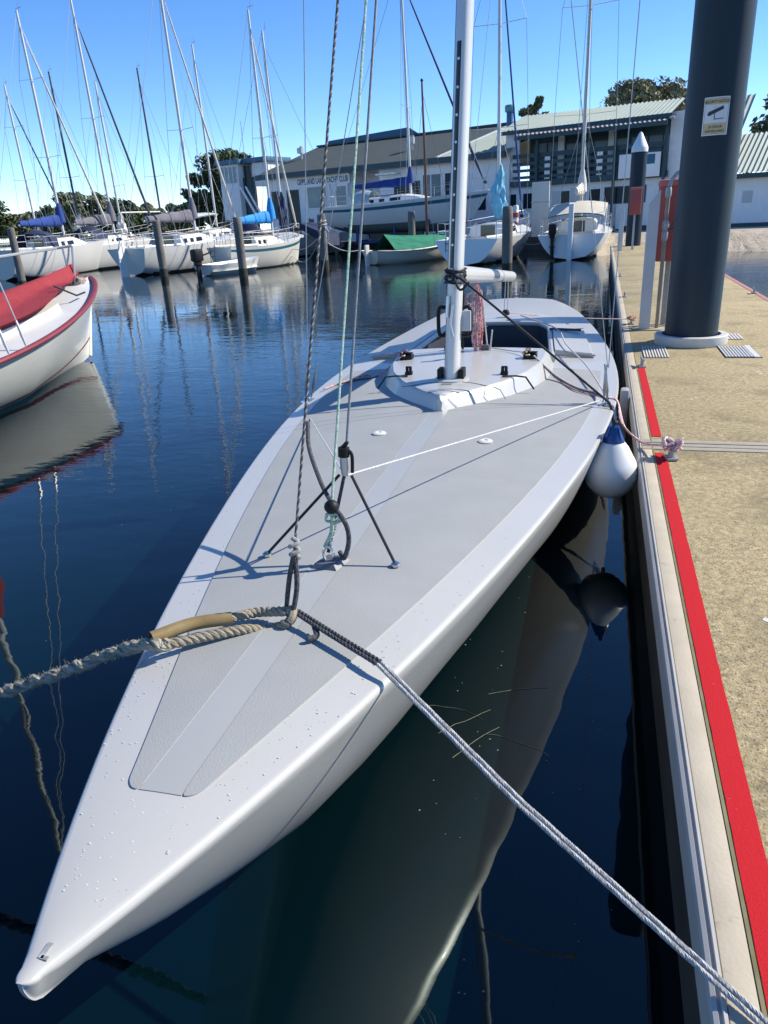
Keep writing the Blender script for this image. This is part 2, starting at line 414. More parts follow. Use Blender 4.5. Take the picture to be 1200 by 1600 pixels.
for sx, xa in ((1, PX0), (-1, PX1)):
    e = MB()
    prof = [(0, -.10), (0, -.012), (.004, -.004), (.012, 0), (.0135, -.004), (.019, -.004), (.0205, .004), (.027, .004), (.028, -.10)]
    rows = [[(xa + sx * p[0], y, PZT + p[1]) for p in prof] for y in (PYA, PYB)]
    e.loft(rows, True, True); ppart('edge_rail', e, mat('edge_extrusion', (.50, .49, .46), .65, .0, var=(6, .5, (.42, .41, .385)), spec=.08), angle=20)
j = MB()
for y in (4.225, 4.285, 4.358): j.bbox(PX0 + .03, PX1 - .03, y, y + (.055 if y < 4.3 else .058), PZT - .05, PZT + .003 + (.0015 if y == 4.285 else 0), .003)
ppart('joint_cover', j, mat('joint_cover_metal', (.44, .40, .32), .7, var=(20, .6, (.36, .32, .24)), spec=.2))
# gull droppings on the deck
rnd = random.Random(17); q = MB()
for x, y in ((1.55, 5.3), (.82, 3.2), (1.25, 6.4), (1.75, 9.3), (.7, 5.5), (1.1, 10.2), (.62, 2.3)):
    for k_ in range(4):
        r = rnd.uniform(.006, .020); cx, cy = x + rnd.uniform(-.03, .03), y + rnd.uniform(-.05, .05)
        q.add([(cx + r * rnd.uniform(.6, 1.2) * math.cos(6.283 * i / 9), cy + r * rnd.uniform(.6, 1.3) * math.sin(6.283 * i / 9), PZT + .0012) for i in range(9)], [tuple(range(9))])
tag(ppart('gull_droppings', q, mat('dropping_white', (.62, .60, .54), .9), smooth=False), kind='stuff')
# pile opening plate and gratings
gr_m = mat('grating_metal', (.62, .61, .58), .6, spec=.2)
gg = MB()
gy0, gy1 = 7.02, 7.60
gg.box2(1.10, 1.40, gy0, gy1, PZT - .02, PZT + .003)
ppart('grating_recess', gg, mat('grating_dark', (.015, .015, .015), .9), smooth=False)
gg = MB()
for i in range(9): gg.bar((1.115 + i * .026, gy0 + .02, PZT + .007), (1.115 + i * .026, gy1 - .02, PZT + .007), .013, .008)
gg.bar((1.36, gy0, PZT + .008), (1.36, gy1, PZT + .008), .05, .01)
for i in range(8): gg.bar((1.11, gy0 + .04 + i * .07, PZT + .009), (1.34, gy0 + .04 + i * .07, PZT + .009), .007, .007)
for i in range(10): gg.bar((1.12 + i * .03, 8.0, PZT + .006), (1.12 + i * .03, 8.35, PZT + .006), .018, .008)
for i in range(9): gg.bar((.43 + i * .025, gy0, PZT + .007), (.43 + i * .025, gy1, PZT + .007), .012, .008)
ppart('grating', gg, gr_m, smooth=False)

# ---- cleats
def cleat(loc, rz, label):
    t = thing('mooring_cleat', loc, rz, label, 'cleat', 'mooring cleats along the pontoon')
    q = MB(); q.bbox(-.03, .03, -.05, .05, 0, .012, .003); q.tube([(0, -.02, .01), (0, -.02, .055)], .012); q.tube([(0, .02, .01), (0, .02, .055)], .012)
    q.build('base', GALV, t)
    q = MB(); q.tube([(0, -.085, .072), (0, -.05, .062), (0, 0, .06), (0, .05, .062), (0, .085, .072)], [.006, .011, .013, .011, .006]); q.build('horn', GALV, t)
    return t
cleat((.425, 4.06, PZT + .004), .15, 'pontoon cleat with a pink and red rope heaped on it')
cleat((.385, 6.62, PZT + .001), .1, 'small bare pontoon cleat ending the near red line, by the white pile collar')
cleat((.375, 9.15, PZT + .001), 0, 'pontoon cleat holding the tied end of the pale pink stern line')
cleat((.365, 12.0, PZT + .001), 0, 'bare pontoon cleat on the boat side, past the white post')
cleat((.365, 15.6, PZT + .001), 0, 'farthest cleat on the boat side of the pontoon, near the moored sloop')
cleat((2.17, 12.1, PZT + .005), 0, 'cleat on the far red line at the right edge of the pontoon, nearer of two')
cleat((2.17, 15.5, PZT + .005), 0, 'cleat on the far red line right beside the big dark pile, farther of two')

# ---- big piles
PILE = mat('dark_sleeved_pile', (.011, .022, .033), .46, var=(9, .5, (.019, .034, .047)), dirt=(14, .645, (.055, .066, .076)), spec=.28, stretch=(1, 1, .12), bump=(5, .15, .004))
PILE2 = mat('far_pile_paint', (.008, .014, .016), .5, var=(2, .6, (.014, .022, .024)), spec=.2)
def pile(c, r, top, label, cap):
    t = thing('mooring_pile', (c[0], c[1], -1.5), 0, label, 'pile')
    q = MB(); q.lathe([(r, 0), (r, .8), (r * 1.002, 2), (r, top + 1.5)], n=64); q.build('shaft', PILE if r > .22 else PILE2, t)
    if cap:
        q = MB(); q.lathe([(r * 1.06, top + 1.44), (r * 1.06, top + 1.56), (r * 1.0, top + 1.6), (.05, top + 2.0), (.005, top + 2.03)], n=32)
        q.build('cap', mat('white_cap', (.75, .76, .76), .4), t)
    return t
PC = (.888, 7.86); PR = .245
big = pile(PC, PR, 7.5, 'tall dark blue-black steel pile standing through the pontoon with a notice on it', False)
q = MB(); q.lathe([(.30, .0), (.335, .0), (.338, .01), (.338, .085), (.33, .092), (.275, .092), (.268, .085), (.268, .0)], c=(PC[0] - .0, PC[1] - .02, PZT + .002), n=56, caps=False)
tag(q.build('pile_collar', mat('white_collar', (.62, .61, .57), .6, var=(8, .5, (.52, .5, .45)), dirt=(16, .66, (.4, .36, .28)))), 'low white ring collar around the foot of the big dark pile', 'collar')
pile((.98, 27.4), .245, 3.35, 'dark pile with a white cone cap at the shore end of the pontoon', True)

# ---- notice on the pile (bent round the shaft)
sc_ = PY(1111, 182, PC[1] - PR); sz = sc_.z
sa = math.atan2(sc_.y - PC[1], sc_.x - PC[0])
sa = math.atan2(CAMC[1] - PC[1], CAMC[0] - PC[0]) + math.radians(4)
sgn = thing('security_notice', (PC[0], PC[1], sz), 0, 'white and tan security notice with a camera picture on the big pile', 'sign')
def wrap(p, lift=0.):
    a = sa + p.x / PR; r = PR + .002 + lift + p.z
    return Vector((math.cos(a) * r, math.sin(a) * r, p.y))
SWd, SHt = .205, .295
def panel(name, x0, x1, y0, y1, lift, M, parent=None):
    q = MB(); rows = []
    for i in range(13):
        x = x0 + (x1 - x0) * i / 12; rows.append([wrap(Vector((x, y0, 0)), lift - .0015), wrap(Vector((x, y0, 0)), lift), wrap(Vector((x, y1, 0)), lift), wrap(Vector((x, y1, 0)), lift - .0015)])
    q.loft(rows, True, True); return q.build(name, M, parent or sgn)
SW_ = mat('sign_white', (.74, .74, .72), .5); ST_ = mat('sign_tan', (.60, .43, .20), .5, var=(20, .6, (.66, .52, .30))); SD_ = mat('sign_dark_green', (.015, .045, .05), .5); SI_ = mat('sign_ink', (.03, .028, .025), .6)
panel('plate', -SWd / 2, SWd / 2, -SHt / 2, SHt / 2, .002, SW_)
panel('border', -SWd / 2 + .010, SWd / 2 - .010, -SHt / 2 + .010, SHt / 2 - .010, .0030, SI_)
panel('field', -SWd / 2 + .012, SWd / 2 - .012, -SHt / 2 + .012, SHt / 2 - .012, .0036, SW_)
panel('lower_band', -SWd / 2 + .0125, SWd / 2 - .0125, -SHt / 2 + .0125, -SHt / 2 + .095, .0043, ST_)
panel('upper_band', -SWd / 2 + .0125, SWd / 2 - .0125, SHt / 2 - .058, SHt / 2 - .0125, .0043, ST_)
wl = lambda p: wrap(p, .0052)
def stext(s, y, size, xs): return text_mesh('lettering', s, size, SI_, sgn, None, ext=.0003, xs=xs, warp=lambda p: wrap(Vector((p.x, p.y + y, p.z)), .0052))
stext('SECURITY NOTICE', .110, .030, .78)
stext('24 HOUR', -.083, .028, .95); stext('SURVEILLANCE', -.116, .026, .86)
def pict(poly):
    q = MB(); n_ = len(poly)
    bm = bmesh.new(); bm.faces.new([bm.verts.new((x, y, 0)) for x, y in poly])
    for k_ in range(-18, 19): bmesh.ops.bisect_plane(bm, geom=bm.verts[:] + bm.edges[:] + bm.faces[:], plane_co=(k_ * .005, 0, 0), plane_no=(1, 0, 0))
    bm.verts.ensure_lookup_table(); bm.verts.index_update()
    q.add([wrap(Vector((v.co.x, v.co.y, 0)), .0056) for v in bm.verts], [[v.index for v in f.verts] for f in bm.faces]); bm.free(); return q
cam_poly = [(-.070, .012), (-.060, .036), (-.046, .040), (.052, .078), (.056, .052), (-.054, .003)]
pict(cam_poly).build('camera_picture', SD_, sgn, smooth=False)
pict([(-.016, .018), (-.009, .020), (-.009, -.020), (.062, -.016), (.062, -.022), (-.016, -.027)]).build('bracket_picture', SD_, sgn, smooth=False)
q = MB(); q.tube([wrap(Vector((-.012, .066, 0)), .003), wrap(Vector((-.012, .066, 0)), .009)], .0045); q.tube([wrap(Vector((-.008, -.135, 0)), .003), wrap(Vector((-.008, -.135, 0)), .009)], .0035); q.build('rivet', GALV, sgn)

# ---- white post, water pipe and hose cabinet beside the pile
p0 = PZ(1006, 515, PZT)
post = thing('service_post', (p0.x, p0.y, PZT), 0, 'white square post with a sloping top in front of the water pipe', 'post')
q = MB(); hh = 1.42
q.add([(x, y, z) for (x, y) in ((-.055, -.05), (.055, -.05), (.055, .05), (-.055, .05)) for z in (0.012,)] + [(-.055, -.05, hh - .13), (.055, -.05, hh), (.055, .05, hh), (-.055, .05, hh - .13)],
      [(3, 2, 1, 0), (4, 5, 6, 7), (0, 1, 5, 4), (1, 2, 6, 5), (2, 3, 7, 6), (3, 0, 4, 7)])
q.build('column', mat('dull_white_post', (.60, .61, .62), .5, var=(3, .5, (.5, .51, .53))), post, smooth=False)
MB().bbox(-.12, .25, -.09, .12, 0, .012, .004).build('base_plate', mat('ochre_plate', (.42, .36, .25), .8, var=(9, .5, (.3, .24, .14))), post)
pp = Vector((p0.x + .135, p0.y + .05, PZT + .012))
pipe = thing('water_standpipe', tuple(pp), 0, 'galvanised water pipe with taps beside the white post', 'pipe')
q = MB(); q.tube([(0, 0, 0), (0, 0, 1.45)], .021, 12); q.build('riser', mat('dull_pipe', (.30, .28, .24), .55, .5, var=(9, .5, (.22, .2, .17))), pipe)
q = MB()
for z, r_ in ((.96, .034), (1.06, .036), (1.38, .032)): q2 = MB(); q2.tube([(0, 0, z - .05), (0, 0, z - .03), (0, 0, z + .03), (0, 0, z + .05)], [.025, r_, r_, .025], 10); q2.build('fitting', GALV, pipe)
q.tube([(0, 0, 1.42), (.02, 0, 1.5), (.07, 0, 1.56), (.12, 0, 1.58)], .02, 10); q.build('swan_neck', GALV, pipe)
q = MB(); q.tube([(0, 0, 1.02), (.06, -.02, 1.03), (.1, -.03, 1.05)], .014, 8); q.tube([(.09, -.03, 1.05), (.14, -.04, 1.09), (.2, -.03, 1.13)], .01, 8); q.bar((.05, -.02, 1.05), (.085, -.02, 1.10), .012, .012); q.build('tap', mat('dark_tap', (.08, .07, .07), .5, .4), pipe)
c0 = PY(1051, 338, p0.y + .35)
HOSER = mat('faded_red_cabinet', (.42, .085, .07), .55, var=(3, .5, (.36, .07, .06)))
cab = thing('hose_cabinet', (c0.x + .10, p0.y + .35, c0.z - .46), 0, 'tall faded red fire hose cabinet with rounded top partly behind the big pile', 'cabinet')
q = MB(); q.bbox(-.26, .27, -.11, .11, 0, .80, .035); q.build('box', HOSER, cab)
q = MB(); q.bbox(-.27, .28, -.125, .12, .76, .83, .03); q.build('lid', mat('cabinet_lid', (.52, .15, .12), .5), cab)
q = MB(); q.bar((-.1, .05, 0), (-.1, .05, PZT - c0.z + .46), .05, .05); q.bar((.15, .05, 0), (.15, .05, PZT - c0.z + .46), .05, .05); q.build('leg', GALV, cab)
# the far set by the capped pile
fp_ = PZ(972, 382, PZT)
t = thing('service_post', (fp_.x - .15, 24.6, PZT), 0, 'small white post at the far end of the pontoon below the little red box', 'post')
MB().bbox(-.07, .07, -.06, .06, 0, 1.2, .01).build('column', MATS['dull_white_post'], t)
t = thing('hose_cabinet', (fp_.x + .22, 24.9, PZT + 1.0), 0, 'small red box in front of the white capped pile', 'cabinet')
MB().bbox(-.16, .16, -.1, .1, 0, .72, .025).build('box', HOSER, t); MB().bbox(-.17, .17, -.11, .11, .69, .76, .02).build('lid', MATS['cabinet_lid'], t)
MB().bar((0, .02, 0), (0, .02, -1.0), .06, .06).build('leg', GALV, t)

# ================================================================== CLUB HOUSE
WALL = stripes_mat('white_weatherboard', (.84, .84, .83), (.77, .77, .765), 2.1, 'Z', .6, .35, .012, dirt=(2.2, .66, (.5, .5, .48)))
WALLV = stripes_mat('white_sheet_wall', (.84, .84, .83), (.77, .77, .765), 1.6, 'X', .55, .5, .02, dirt=(2.2, .67, (.5, .5, .48)))
WTRIM = mat('white_trim', (.82, .82, .81), .5)
TEAL = mat('dark_teal_paint', (.012, .045, .06), .5, var=(3, .5, (.02, .06, .075)))
ROOFG = mat('grey_roof_sheet', (.088, .102, .093), .7, var=(.7, .6, (.074, .086, .078)), dirt=(3, .62, (.115, .122, .108)), spec=.25)
ROOFL = mat('pale_green_roof_sheet', (.34, .40, .34), .55, var=(1, .6, (.28, .335, .29)), dirt=(4, .64, (.25, .27, .24)))
ROOFR = mat('veranda_roof_sheet', (.36, .36, .36), .5, var=(1, .6, (.28, .24, .22)))
def corr(mb, a, b, c, d, pitch=.22, amp=.04, per=4):
    pitch = .21; amp = .03
    """corrugated sheet a-b along the eave, d-c along the ridge"""
    a, b, c, d = map(Vector, (a, b, c, d)); n = max(4, int((b - a).length / pitch)) * per
    nr = (b - a).cross(d - a).normalized(); lo = []; hi = []
    for i in range(n + 1):
        t = i / n; o = nr * (amp * math.cos(2 * math.pi * i / per)); lo.append(a.lerp(b, t) + o); hi.append(d.lerp(c, t) + o)
    mb.loft([lo, hi], False, False); return mb
def window(parent, u0, u1, z0, z1, y, name='window', glass=GLASS, frame=WTRIM, fw=.07, bars=(), depth=.08):
    """frame with a pane set back inside it; y is the wall face, outwards is -y"""
    q = MB()
    q.box2(u0 - fw, u1 + fw, y - .04, y + .02, z1, z1 + fw); q.box2(u0 - fw, u1 + fw, y - .06, y + .02, z0 - fw, z0)
    q.box2(u0 - fw, u0, y - .038, y + .02, z0, z1); q.box2(u1, u1 + fw, y - .038, y + .02, z0, z1)
    for t in bars: x = u0 + (u1 - u0) * t; q.box2(x - .03, x + .03, y - .036, y + .01, z0, z1)
    fr = q.build(name, frame, parent, smooth=False)
    MB().box2(u0, u1, y - .016, y - .006, z0, z1).build('pane', glass, fr, smooth=False)
    return fr
CURT = mat('curtained_glass', (.26, .34, .35), .2, var=(1.4, .6, (.16, .22, .23)), spec=.3)
BLUEGL = mat('bluish_glass', (.14, .22, .26), .15, var=(.8, .6, (.07, .12, .15)), spec=.2)

hall = thing('club_hall', tuple(F0), FANG, 'long low white clubhouse hall with dark grey roof and the club name board', 'clubhouse')
EZ, RZ_, RY = 3.95, 5.85, 6.2
u1h = 16.9
q = MB()
q.box2(.35, 6.62, 0, .2, 0, EZ); q.box2(8.9, u1h, 0, .2, 0, EZ); q.box2(6.62, 8.9, 1.6, 1.8, 0, EZ)
q.box2(6.62, 6.80, .2, 1.6, 0, EZ); q.box2(8.72, 8.9, .2, 1.6, 0, EZ); q.box2(.35, .55, .2, 12, 0, EZ)
q.build('wall', WALL, hall, smooth=False)
q = MB(); q.add([(.35, 0.2, EZ), (.35, 12, EZ), (.35, RY, RZ_ - .12)], [(0, 1, 2)]); q.build('gable', WALL, hall, smooth=False)
q = MB()
for (ua, ub) in ((-.1, 12.8),):
    q.loft([[(-.1, -.45, EZ - .02), (12.9, -.45, EZ - .02)], [(-.1, -.45, EZ + .06), (12.9, -.45, EZ + .06)], [(-.1, RY, RZ_ + .06), (14.6, RY, RZ_ + .06)], [(-.1, 12.8, EZ), (14.6, 12.8, EZ)]], False, False)
q.build('roof', ROOFG, hall, smooth=False)
q = MB(); corr(q, (12.92, -.5, EZ + .03), (16.95, -.5, EZ + .03), (18.2, RY, RZ_ + .12), (14.62, RY, RZ_ + .12), .2, .03)
q.build('roof', ROOFL, hall, angle=20)
q = MB(); q.bar((12.9, -.5, EZ + .09), (14.6, RY, RZ_ + .13), .14, .07); q.build('roof_flashing', mat('pale_flashing', (.6, .64, .62), .4), hall, smooth=False)
q = MB(); q.box2(-.12, u1h, -.56, -.47, EZ - .22, EZ + .08); q.box2(-.1, 14.6, RY - .16, RY + .16, RZ_ + .07, RZ_ + .16)
q.build('fascia', TEAL, hall, smooth=False)
q = MB(); q.box2(-.1, u1h, -.45, 0, EZ - .16, EZ - .12); q.build('soffit', mat('soffit_paint', (.35, .37, .38), .7), hall, smooth=False)
# raised blue ridge panel behind
q = MB(); q.add([(2.4, RY + .3, RZ_ - .1), (8.2, RY + .3, RZ_ - .1), (7.0, RY + .35, RZ_ + .62), (.6, RY + .35, RZ_ + .40), (.2, RY + .3, RZ_ - .1)], [(0, 1, 2, 3, 4)]); q.add([(2.4, RY + .5, RZ_ - .1), (8.2, RY + .5, RZ_ - .1), (7.0, RY + .5, RZ_ + .6), (.6, RY + .5, RZ_ + .38)], [(0, 1, 2, 3)])
q.build('ridge_screen', mat('blue_ridge_sheet', (.03, .09, .15), .5, var=(2, .5, (.05, .13, .2))), hall, smooth=False)
window(hall, 1.98, 2.82, GZ + .02, 3.0, 0, frame=TEAL, fw=.06)
window(hall, .75, 1.3, 1.5, 3.0, 0, frame=TEAL, fw=.05)
window(hall, 3.58, 5.0, 1.95, 3.12, 0, glass=CURT)
window(hall, 5.75, 6.5, 1.95, 3.05, 0, glass=CURT)
window(hall, 7.6, 8.2, 1.6, 2.5, 1.6, frame=TEAL)
for a, b_ in ((9.9, 10.6), (10.75, 11.5)): window(hall, a, b_, 2.1, 2.95, 0, frame=TEAL, fw=.05)
window(hall, 11.75, 12.88, 1.95, 3.25, 0, glass=BLUEGL, bars=(.45,)); window(hall, 13.14, 13.72, 1.95, 3.25, 0)
window(hall, 14.9, 15.6, 1.3, 2.2, 0)
q = MB(); q.box2(9.0, 10.3, -.6, -.05, 3.42, 3.50); q.build('awning', WTRIM, hall, smooth=False)
for P_ in ([(6.9, 1.5, 0), (6.9, 1.5, 3.9)], [(5.3, -.05, 1.9), (5.3, -.05, 3.2)]): q = MB(); q.tube(P_, .035); q.build('downpipe', WTRIM, hall)
for (u, y) in ((.95, 3.0), (9.82, 2.2)):
    z = EZ + (RZ_ - EZ) * (y + .45) / (RY + .45)
    q = MB(); q.tube([(u, y, z - .1), (u, y, z + .42)], .07, 10); q.box2(u - .24, u + .12, y - .12, y + .12, z + .4, z + .72); q.tube([(u + .02, y, z + .35), (u + .02, y, z + .8)], .11, 12)
    q.build('roof_vent', mat('vent_metal', (.42, .45, .46), .45, .5), hall)
# name board
bu0, bz0 = fz(463, 282); bu1, bz1 = fz(546, 268)
bd = thing('club_sign', tuple(F(bu0, -.03, 0)), FANG, 'white club name board with dark blue lettering under the hall eave', 'sign')
bw = bu1 - bu0
MB().box2(0, bw, -.02, .02, 3.18, 3.72).build('board', WTRIM, bd, smooth=False)
mw = Matrix.Translation((bw / 2, -.024, 3.43)) @ Matrix.Rotation(math.pi / 2, 4, 'X')
text_mesh('lettering', 'GIPPSLAND LAKES YACHT CLUB', .44, mat('sign_blue', (.02, .07, .16), .5), bd, mw, ext=.004, xs=.60)

# ---- two-storey wing with the veranda
wing = thing('veranda_wing', tuple(F(16.6, 0, 0)), FANG, 'two storey clubhouse wing with a dark teal veranda and pale corrugated roof', 'clubhouse')
WL = 8.2                                   # length along the facade
q = MB()
q.box2(0, WL, .25, .4, 0, 2.30); q.box2(.0, .75, .2, .38, 2.30, 4.85); q.box2(WL - .06, WL + .55, .22, .42, 0, 5.0)
q.build('wall', WALL, wing, smooth=False)
q = MB(); q.box2(.75, WL - .06, 1.6, 1.75, 2.3, 4.9); q.build('upper_wall', TEAL, wing, smooth=False)
q = MB(); q.box2(.4, WL, -.05, 1.6, 2.30, 2.58); q.build('balcony_floor', TEAL, wing, smooth=False)
q = MB(); corr(q, (0, -.42, 4.93), (WL + .1, -.42, 4.88), (WL + .1, 2.2, 5.72), (0.25, 2.2, 5.78), .19, .03); rl = q.build('roof', ROOFL, wing, angle=20)
q = MB(); corr(q, (.95, -.9, 4.62), (WL + .05, -.9, 4.58), (WL + .05, .0, 4.82), (.95, .0, 4.86), .19, .03); q.build('veranda_roof', ROOFR, wing, angle=20)
q = MB(); q.box2(-.05, WL + .12, -.46, -.40, 4.72, 4.90); q.box2(.95, WL + .05, -.93, -.88, 4.40, 4.58); q.box2(0, WL + .1, -.40, 2.2, 4.86, 4.9)
q.build('fascia', TEAL, wing, smooth=False)
for u in (1.84, 5.76, WL - .12):
    q = MB(); q.box2(u - .06, u + .06, -.20, -.08, 0, 4.42); q.build('post', TEAL, wing, smooth=False)
for z in (2.66, 2.98, 3.30, 3.62):
    q = MB(); q.box2(.5, WL - .2, -.05, -.005, z, z + (.14 if z < 3.6 else .2)); q.build('railing_board', TEAL, wing, smooth=False)
for u in (2.35, 5.0): q = MB(); q.box2(u - .14, u + .14, -.004, .03, 2.6, 3.7); q.build('railing_panel', WTRIM, wing, smooth=False)
for (a, b_) in ((.95, 1.7), (1.75, 2.3)): window(wing, a, b_, 3.0, 4.35, 1.6, glass=BLUEGL, frame=TEAL, fw=.05)
for (a, b_) in ((2.75, 3.5), (3.55, 4.05), (4.2, 4.9), (5.25, 5.85), (6.05, 6.8), (6.85, 7.5), (7.55, 8.05)): window(wing, a, b_, 2.65, 4.2, 1.6, glass=BLUEGL, frame=TEAL, fw=.05)
for u in (2.5, 5.08): q = MB(); q.box2(u - .16, u + .16, 1.45, 1.59, 2.6, 4.6); q.build('pilaster', WTRIM, wing, smooth=False)
for (a, b_) in ((-.35 + .45, .62), (1.0, 1.55), (3.05, 3.5), (4.5, 5.05)): window(wing, a, b_, 1.25, 1.98, .25, frame=WTRIM, fw=.05)
window(wing, 5.3, 7.2, 1.3, 1.98, .25, frame=TEAL, fw=.05, bars=(.33, .66))
for B_ in ((2.6, 3.0, .19, .245, .05, 2.0), (3.6, 4.3, .17, .245, .05, 2.1)): q = MB(); q.box2(*B_); q.build('door', mat('cream_door', (.6, .6, .56), .6), wing, smooth=False)
for B_ in ((5.35, 5.8, .15, .2, .1, 1.25), (5.9, 6.2, .12, .18, .1, 1.1)): q = MB(); q.box2(*B_); q.build('shutter', WTRIM, wing, smooth=False)
q = MB(); q.box2(0, WL, .16, .245, 0, .22); q.build('plinth', TEAL, wing, smooth=False)
q = MB(); q.lathe([(.04, 0), (.12, .02), (.13, .1), (.03, .14)], c=(WL + .16, -.6, 4.62), n=12); q.tube([(WL + .1, -.4, 4.7), (WL + .16, -.6, 4.7)], .02); q.build('floodlight', GALV, wing)
# banner on the railing
bu, bz = fz(968, 243, .12); bu2, bz2 = fz(1030, 276, .12)
bn = thing('veranda_banner', tuple(F(bu, -.12, 0)), FANG, 'white banner with a teal square hung on the veranda railing', 'banner')
MB().bbox(0, bu2 - bu, -.02, .0, bz2 + .03, bz + .02, .004).build('sheet', WTRIM, bn)
uu = bu2 - bu
MB().box2(uu * .62, uu * .87, -.026, -.021, bz2 + .58, bz - .05).build('square', mat('teal_square', (.015, .12, .20), .5), bn, smooth=False)
# gable end and right shed
gb = thing('gable_block', tuple(F(24.95, 1.2, 0)), FANG, 'white gabled block with a pale green roof between the veranda wing and the long shed', 'building')
q = MB(); q.box2(.22, 2.4, 0, .2, 0, 3.55); q.build('wall', WALLV, gb, smooth=False)
q = MB(); corr(q, (-.1, -.3, 3.66), (2.6, -.3, 3.6), (2.6, 3.2, 5.75), (-.25, 3.2, 5.8), .19, .03); q.build('roof', ROOFL, gb, angle=20)
q = MB(); q.box2(-.05, 2.5, -.36, -.3, 3.36, 3.6); q.build('fascia', TEAL, gb, smooth=False)
shd = thing('storage_shed', tuple(F(26.6, 0, 0)), FANG, 'long white corrugated shed with a green roof behind the beach at the right', 'shed')
q = MB(); q.box2(0, 12, .0, .2, 0, 2.1); q.box2(0, .2, .2, 8, 0, 2.1); q.build('wall', WALLV, shd, smooth=False)
q = MB(); corr(q, (-.2, -.35, 2.22), (12.2, -.35, 2.22), (12.2, 3.6, 4.02), (-.2, 3.6, 4.02), .19, .03); q.build('roof', ROOFL, shd, angle=20)
q = MB(); q.box2(-.2, 12.2, -.41, -.35, 2.0, 2.2); q.box2(0, 12, -.03, -.005, 0, .16); q.build('fascia', TEAL, shd, smooth=False)
q = MB(); q.box2(1.55, 1.95, -.03, -.005, 1.0, 1.5); q.box2(1.6, 1.9, -.045, -.031, 1.1, 1.4); q.build('meter_panel', mat('panel_grey', (.52, .53, .54), .6), shd, smooth=False)
# flue standing on the hall roof
fl = thing('blue_flue', tuple(F(16.45, 1.0, 4.2)), FANG, 'thick blue roof flue with a round cowl on the hall roof beside the wing', 'flue')
BLUEP = mat('faded_blue_paint', (.03, .10, .22), .5, var=(3, .5, (.06, .16, .28)))
MB().lathe([(.17, 0), (.17, 1.75)], n=16).build('stack', BLUEP, fl); MB().lathe([(.24, 1.72), (.26, 1.8), (.26, 1.98), (.22, 2.04)], n=16).build('cowl', mat('cowl_green', (.14, .28, .29), .5), fl)
# things leaning by the wing
o = MB().bbox(-.42, .42, -.03, .03, 0, 2.35, .01); pz = PD(843, 372, 36.2)
t = thing('leaning_board', (pz.x, pz.y, GZ), FANG, 'tall cream board standing on the quay left of the white sloop', 'board'); o.build('panel', mat('cream_board', (.62, .60, .53), .7), t)
MB().box2(-.45, .45, -.05, .05, 1.48, 1.52).build('batten', mat('board_batten', (.45, .43, .38), .7), t, smooth=False)
pz = PD(805, 375, 35.4)
t = thing('striped_marker', (pz.x, pz.y, GZ), FANG, 'short post banded in red and white on the quay', 'marker post')
MB().lathe([(.13, 0), (.13, 1.35), (.09, 1.42)], n=14).build('post', mat('marker_white', (.7, .68, .64), .6), t)
q = MB()
for z in (.1, .5, .9): q.lathe([(.135, z), (.135, z + .2)], n=14)
q.build('band', mat('marker_red', (.5, .06, .05), .6), t)
# timber jetty behind the left berths
JT = thing('timber_jetty', tuple(F(-4, -5.4, -GZ)), FANG, 'low weathered timber jetty running along behind the moored boats', 'jetty')
q = MB()
for i in range(70): q.box2(i * .2, i * .2 + .185, 0, 1.3, .62, .67)
q.build('planking', TIMBER, JT, smooth=False)
q = MB(); q.box2(0, 14, -.04, 0, .42, .63); q.box2(0, 14, 1.3, 1.34, .42, .63); q.build('beam', TIMBER, JT, smooth=False)
for i in range(6):
    q = MB(); q.tube([(.4 + i * 2.6, .1, -1), (.4 + i * 2.6, .1, .6)], .09, 10); q.build('leg', TIMBER, JT)

# ---- look-out tower left of the hall
tp = PD(366, 330, 55)
tw = thing('lookout_tower', (tp.x, tp.y, GZ - .3), FANG + .02, 'small white look-out tower with banded windows and flat blue roof left of the hall', 'tower')
q = MB(); q.bbox(-.95, .72, 0, 2.4, 1.1 + .75, 4.1, .02); q.bbox(-.95, .72, .03, 2.4, 4.1, 5.35, .02); q.bbox(1.6, 3.0, .5, 2.6, 3.9, 5.35, .02); q.build('cabin', mat('tower_wall', (.80, .80, .79), .6, var=(2, .5, (.72, .72, .71))), tw)
q = MB(); q.bbox(-1.15, 1.0, -.2, 2.6, 5.35, 5.62, .02); q.bbox(.8, 3.2, .2, 2.8, 5.37, 5.65, .02); q.build('roof', mat('tower_blue_roof', (.05, .13, .22), .5), tw)
for i in range(4): window(tw, -.82 + i * .37, -.82 + i * .37 + .3, 4.2, 5.2, .03, frame=WTRIM, fw=.03, glass=CURT)
window(tw, .95, 1.45, 3.9, 5.2, .45, frame=TEAL, fw=.05)
q = MB()
for u in (-.95, .65): q.box2(u, u + .15, .1, .25, 0, 1.86)
q.box2(-.95, .8, .1, .2, 1.6, 1.86); q.box2(.72, 1.7, .45, .6, 0, 4.5); q.build('frame', TEAL, tw, smooth=False)
q = MB(); q.box2(-.55, .55, .12, .2, .3, 1.6); q.build('board', WTRIM, tw, smooth=False)
q = MB(); q.bar((1.0, -.2, 3.9), (2.2, -.2, 2.0), .1, .12); q.bar((1.5, -.25, 3.9), (2.7, -.25, 2.0), .08, .1); q.build('stair', WTRIM, tw, smooth=False)
for P_ in ([(.6, 1, 5.6), (.6, 1, 8.0)], [(2.2, 1, 5.6), (2.2, 1, 7.4)]): q = MB(); q.tube(P_, .022); q.build('antenna', GALV, tw)

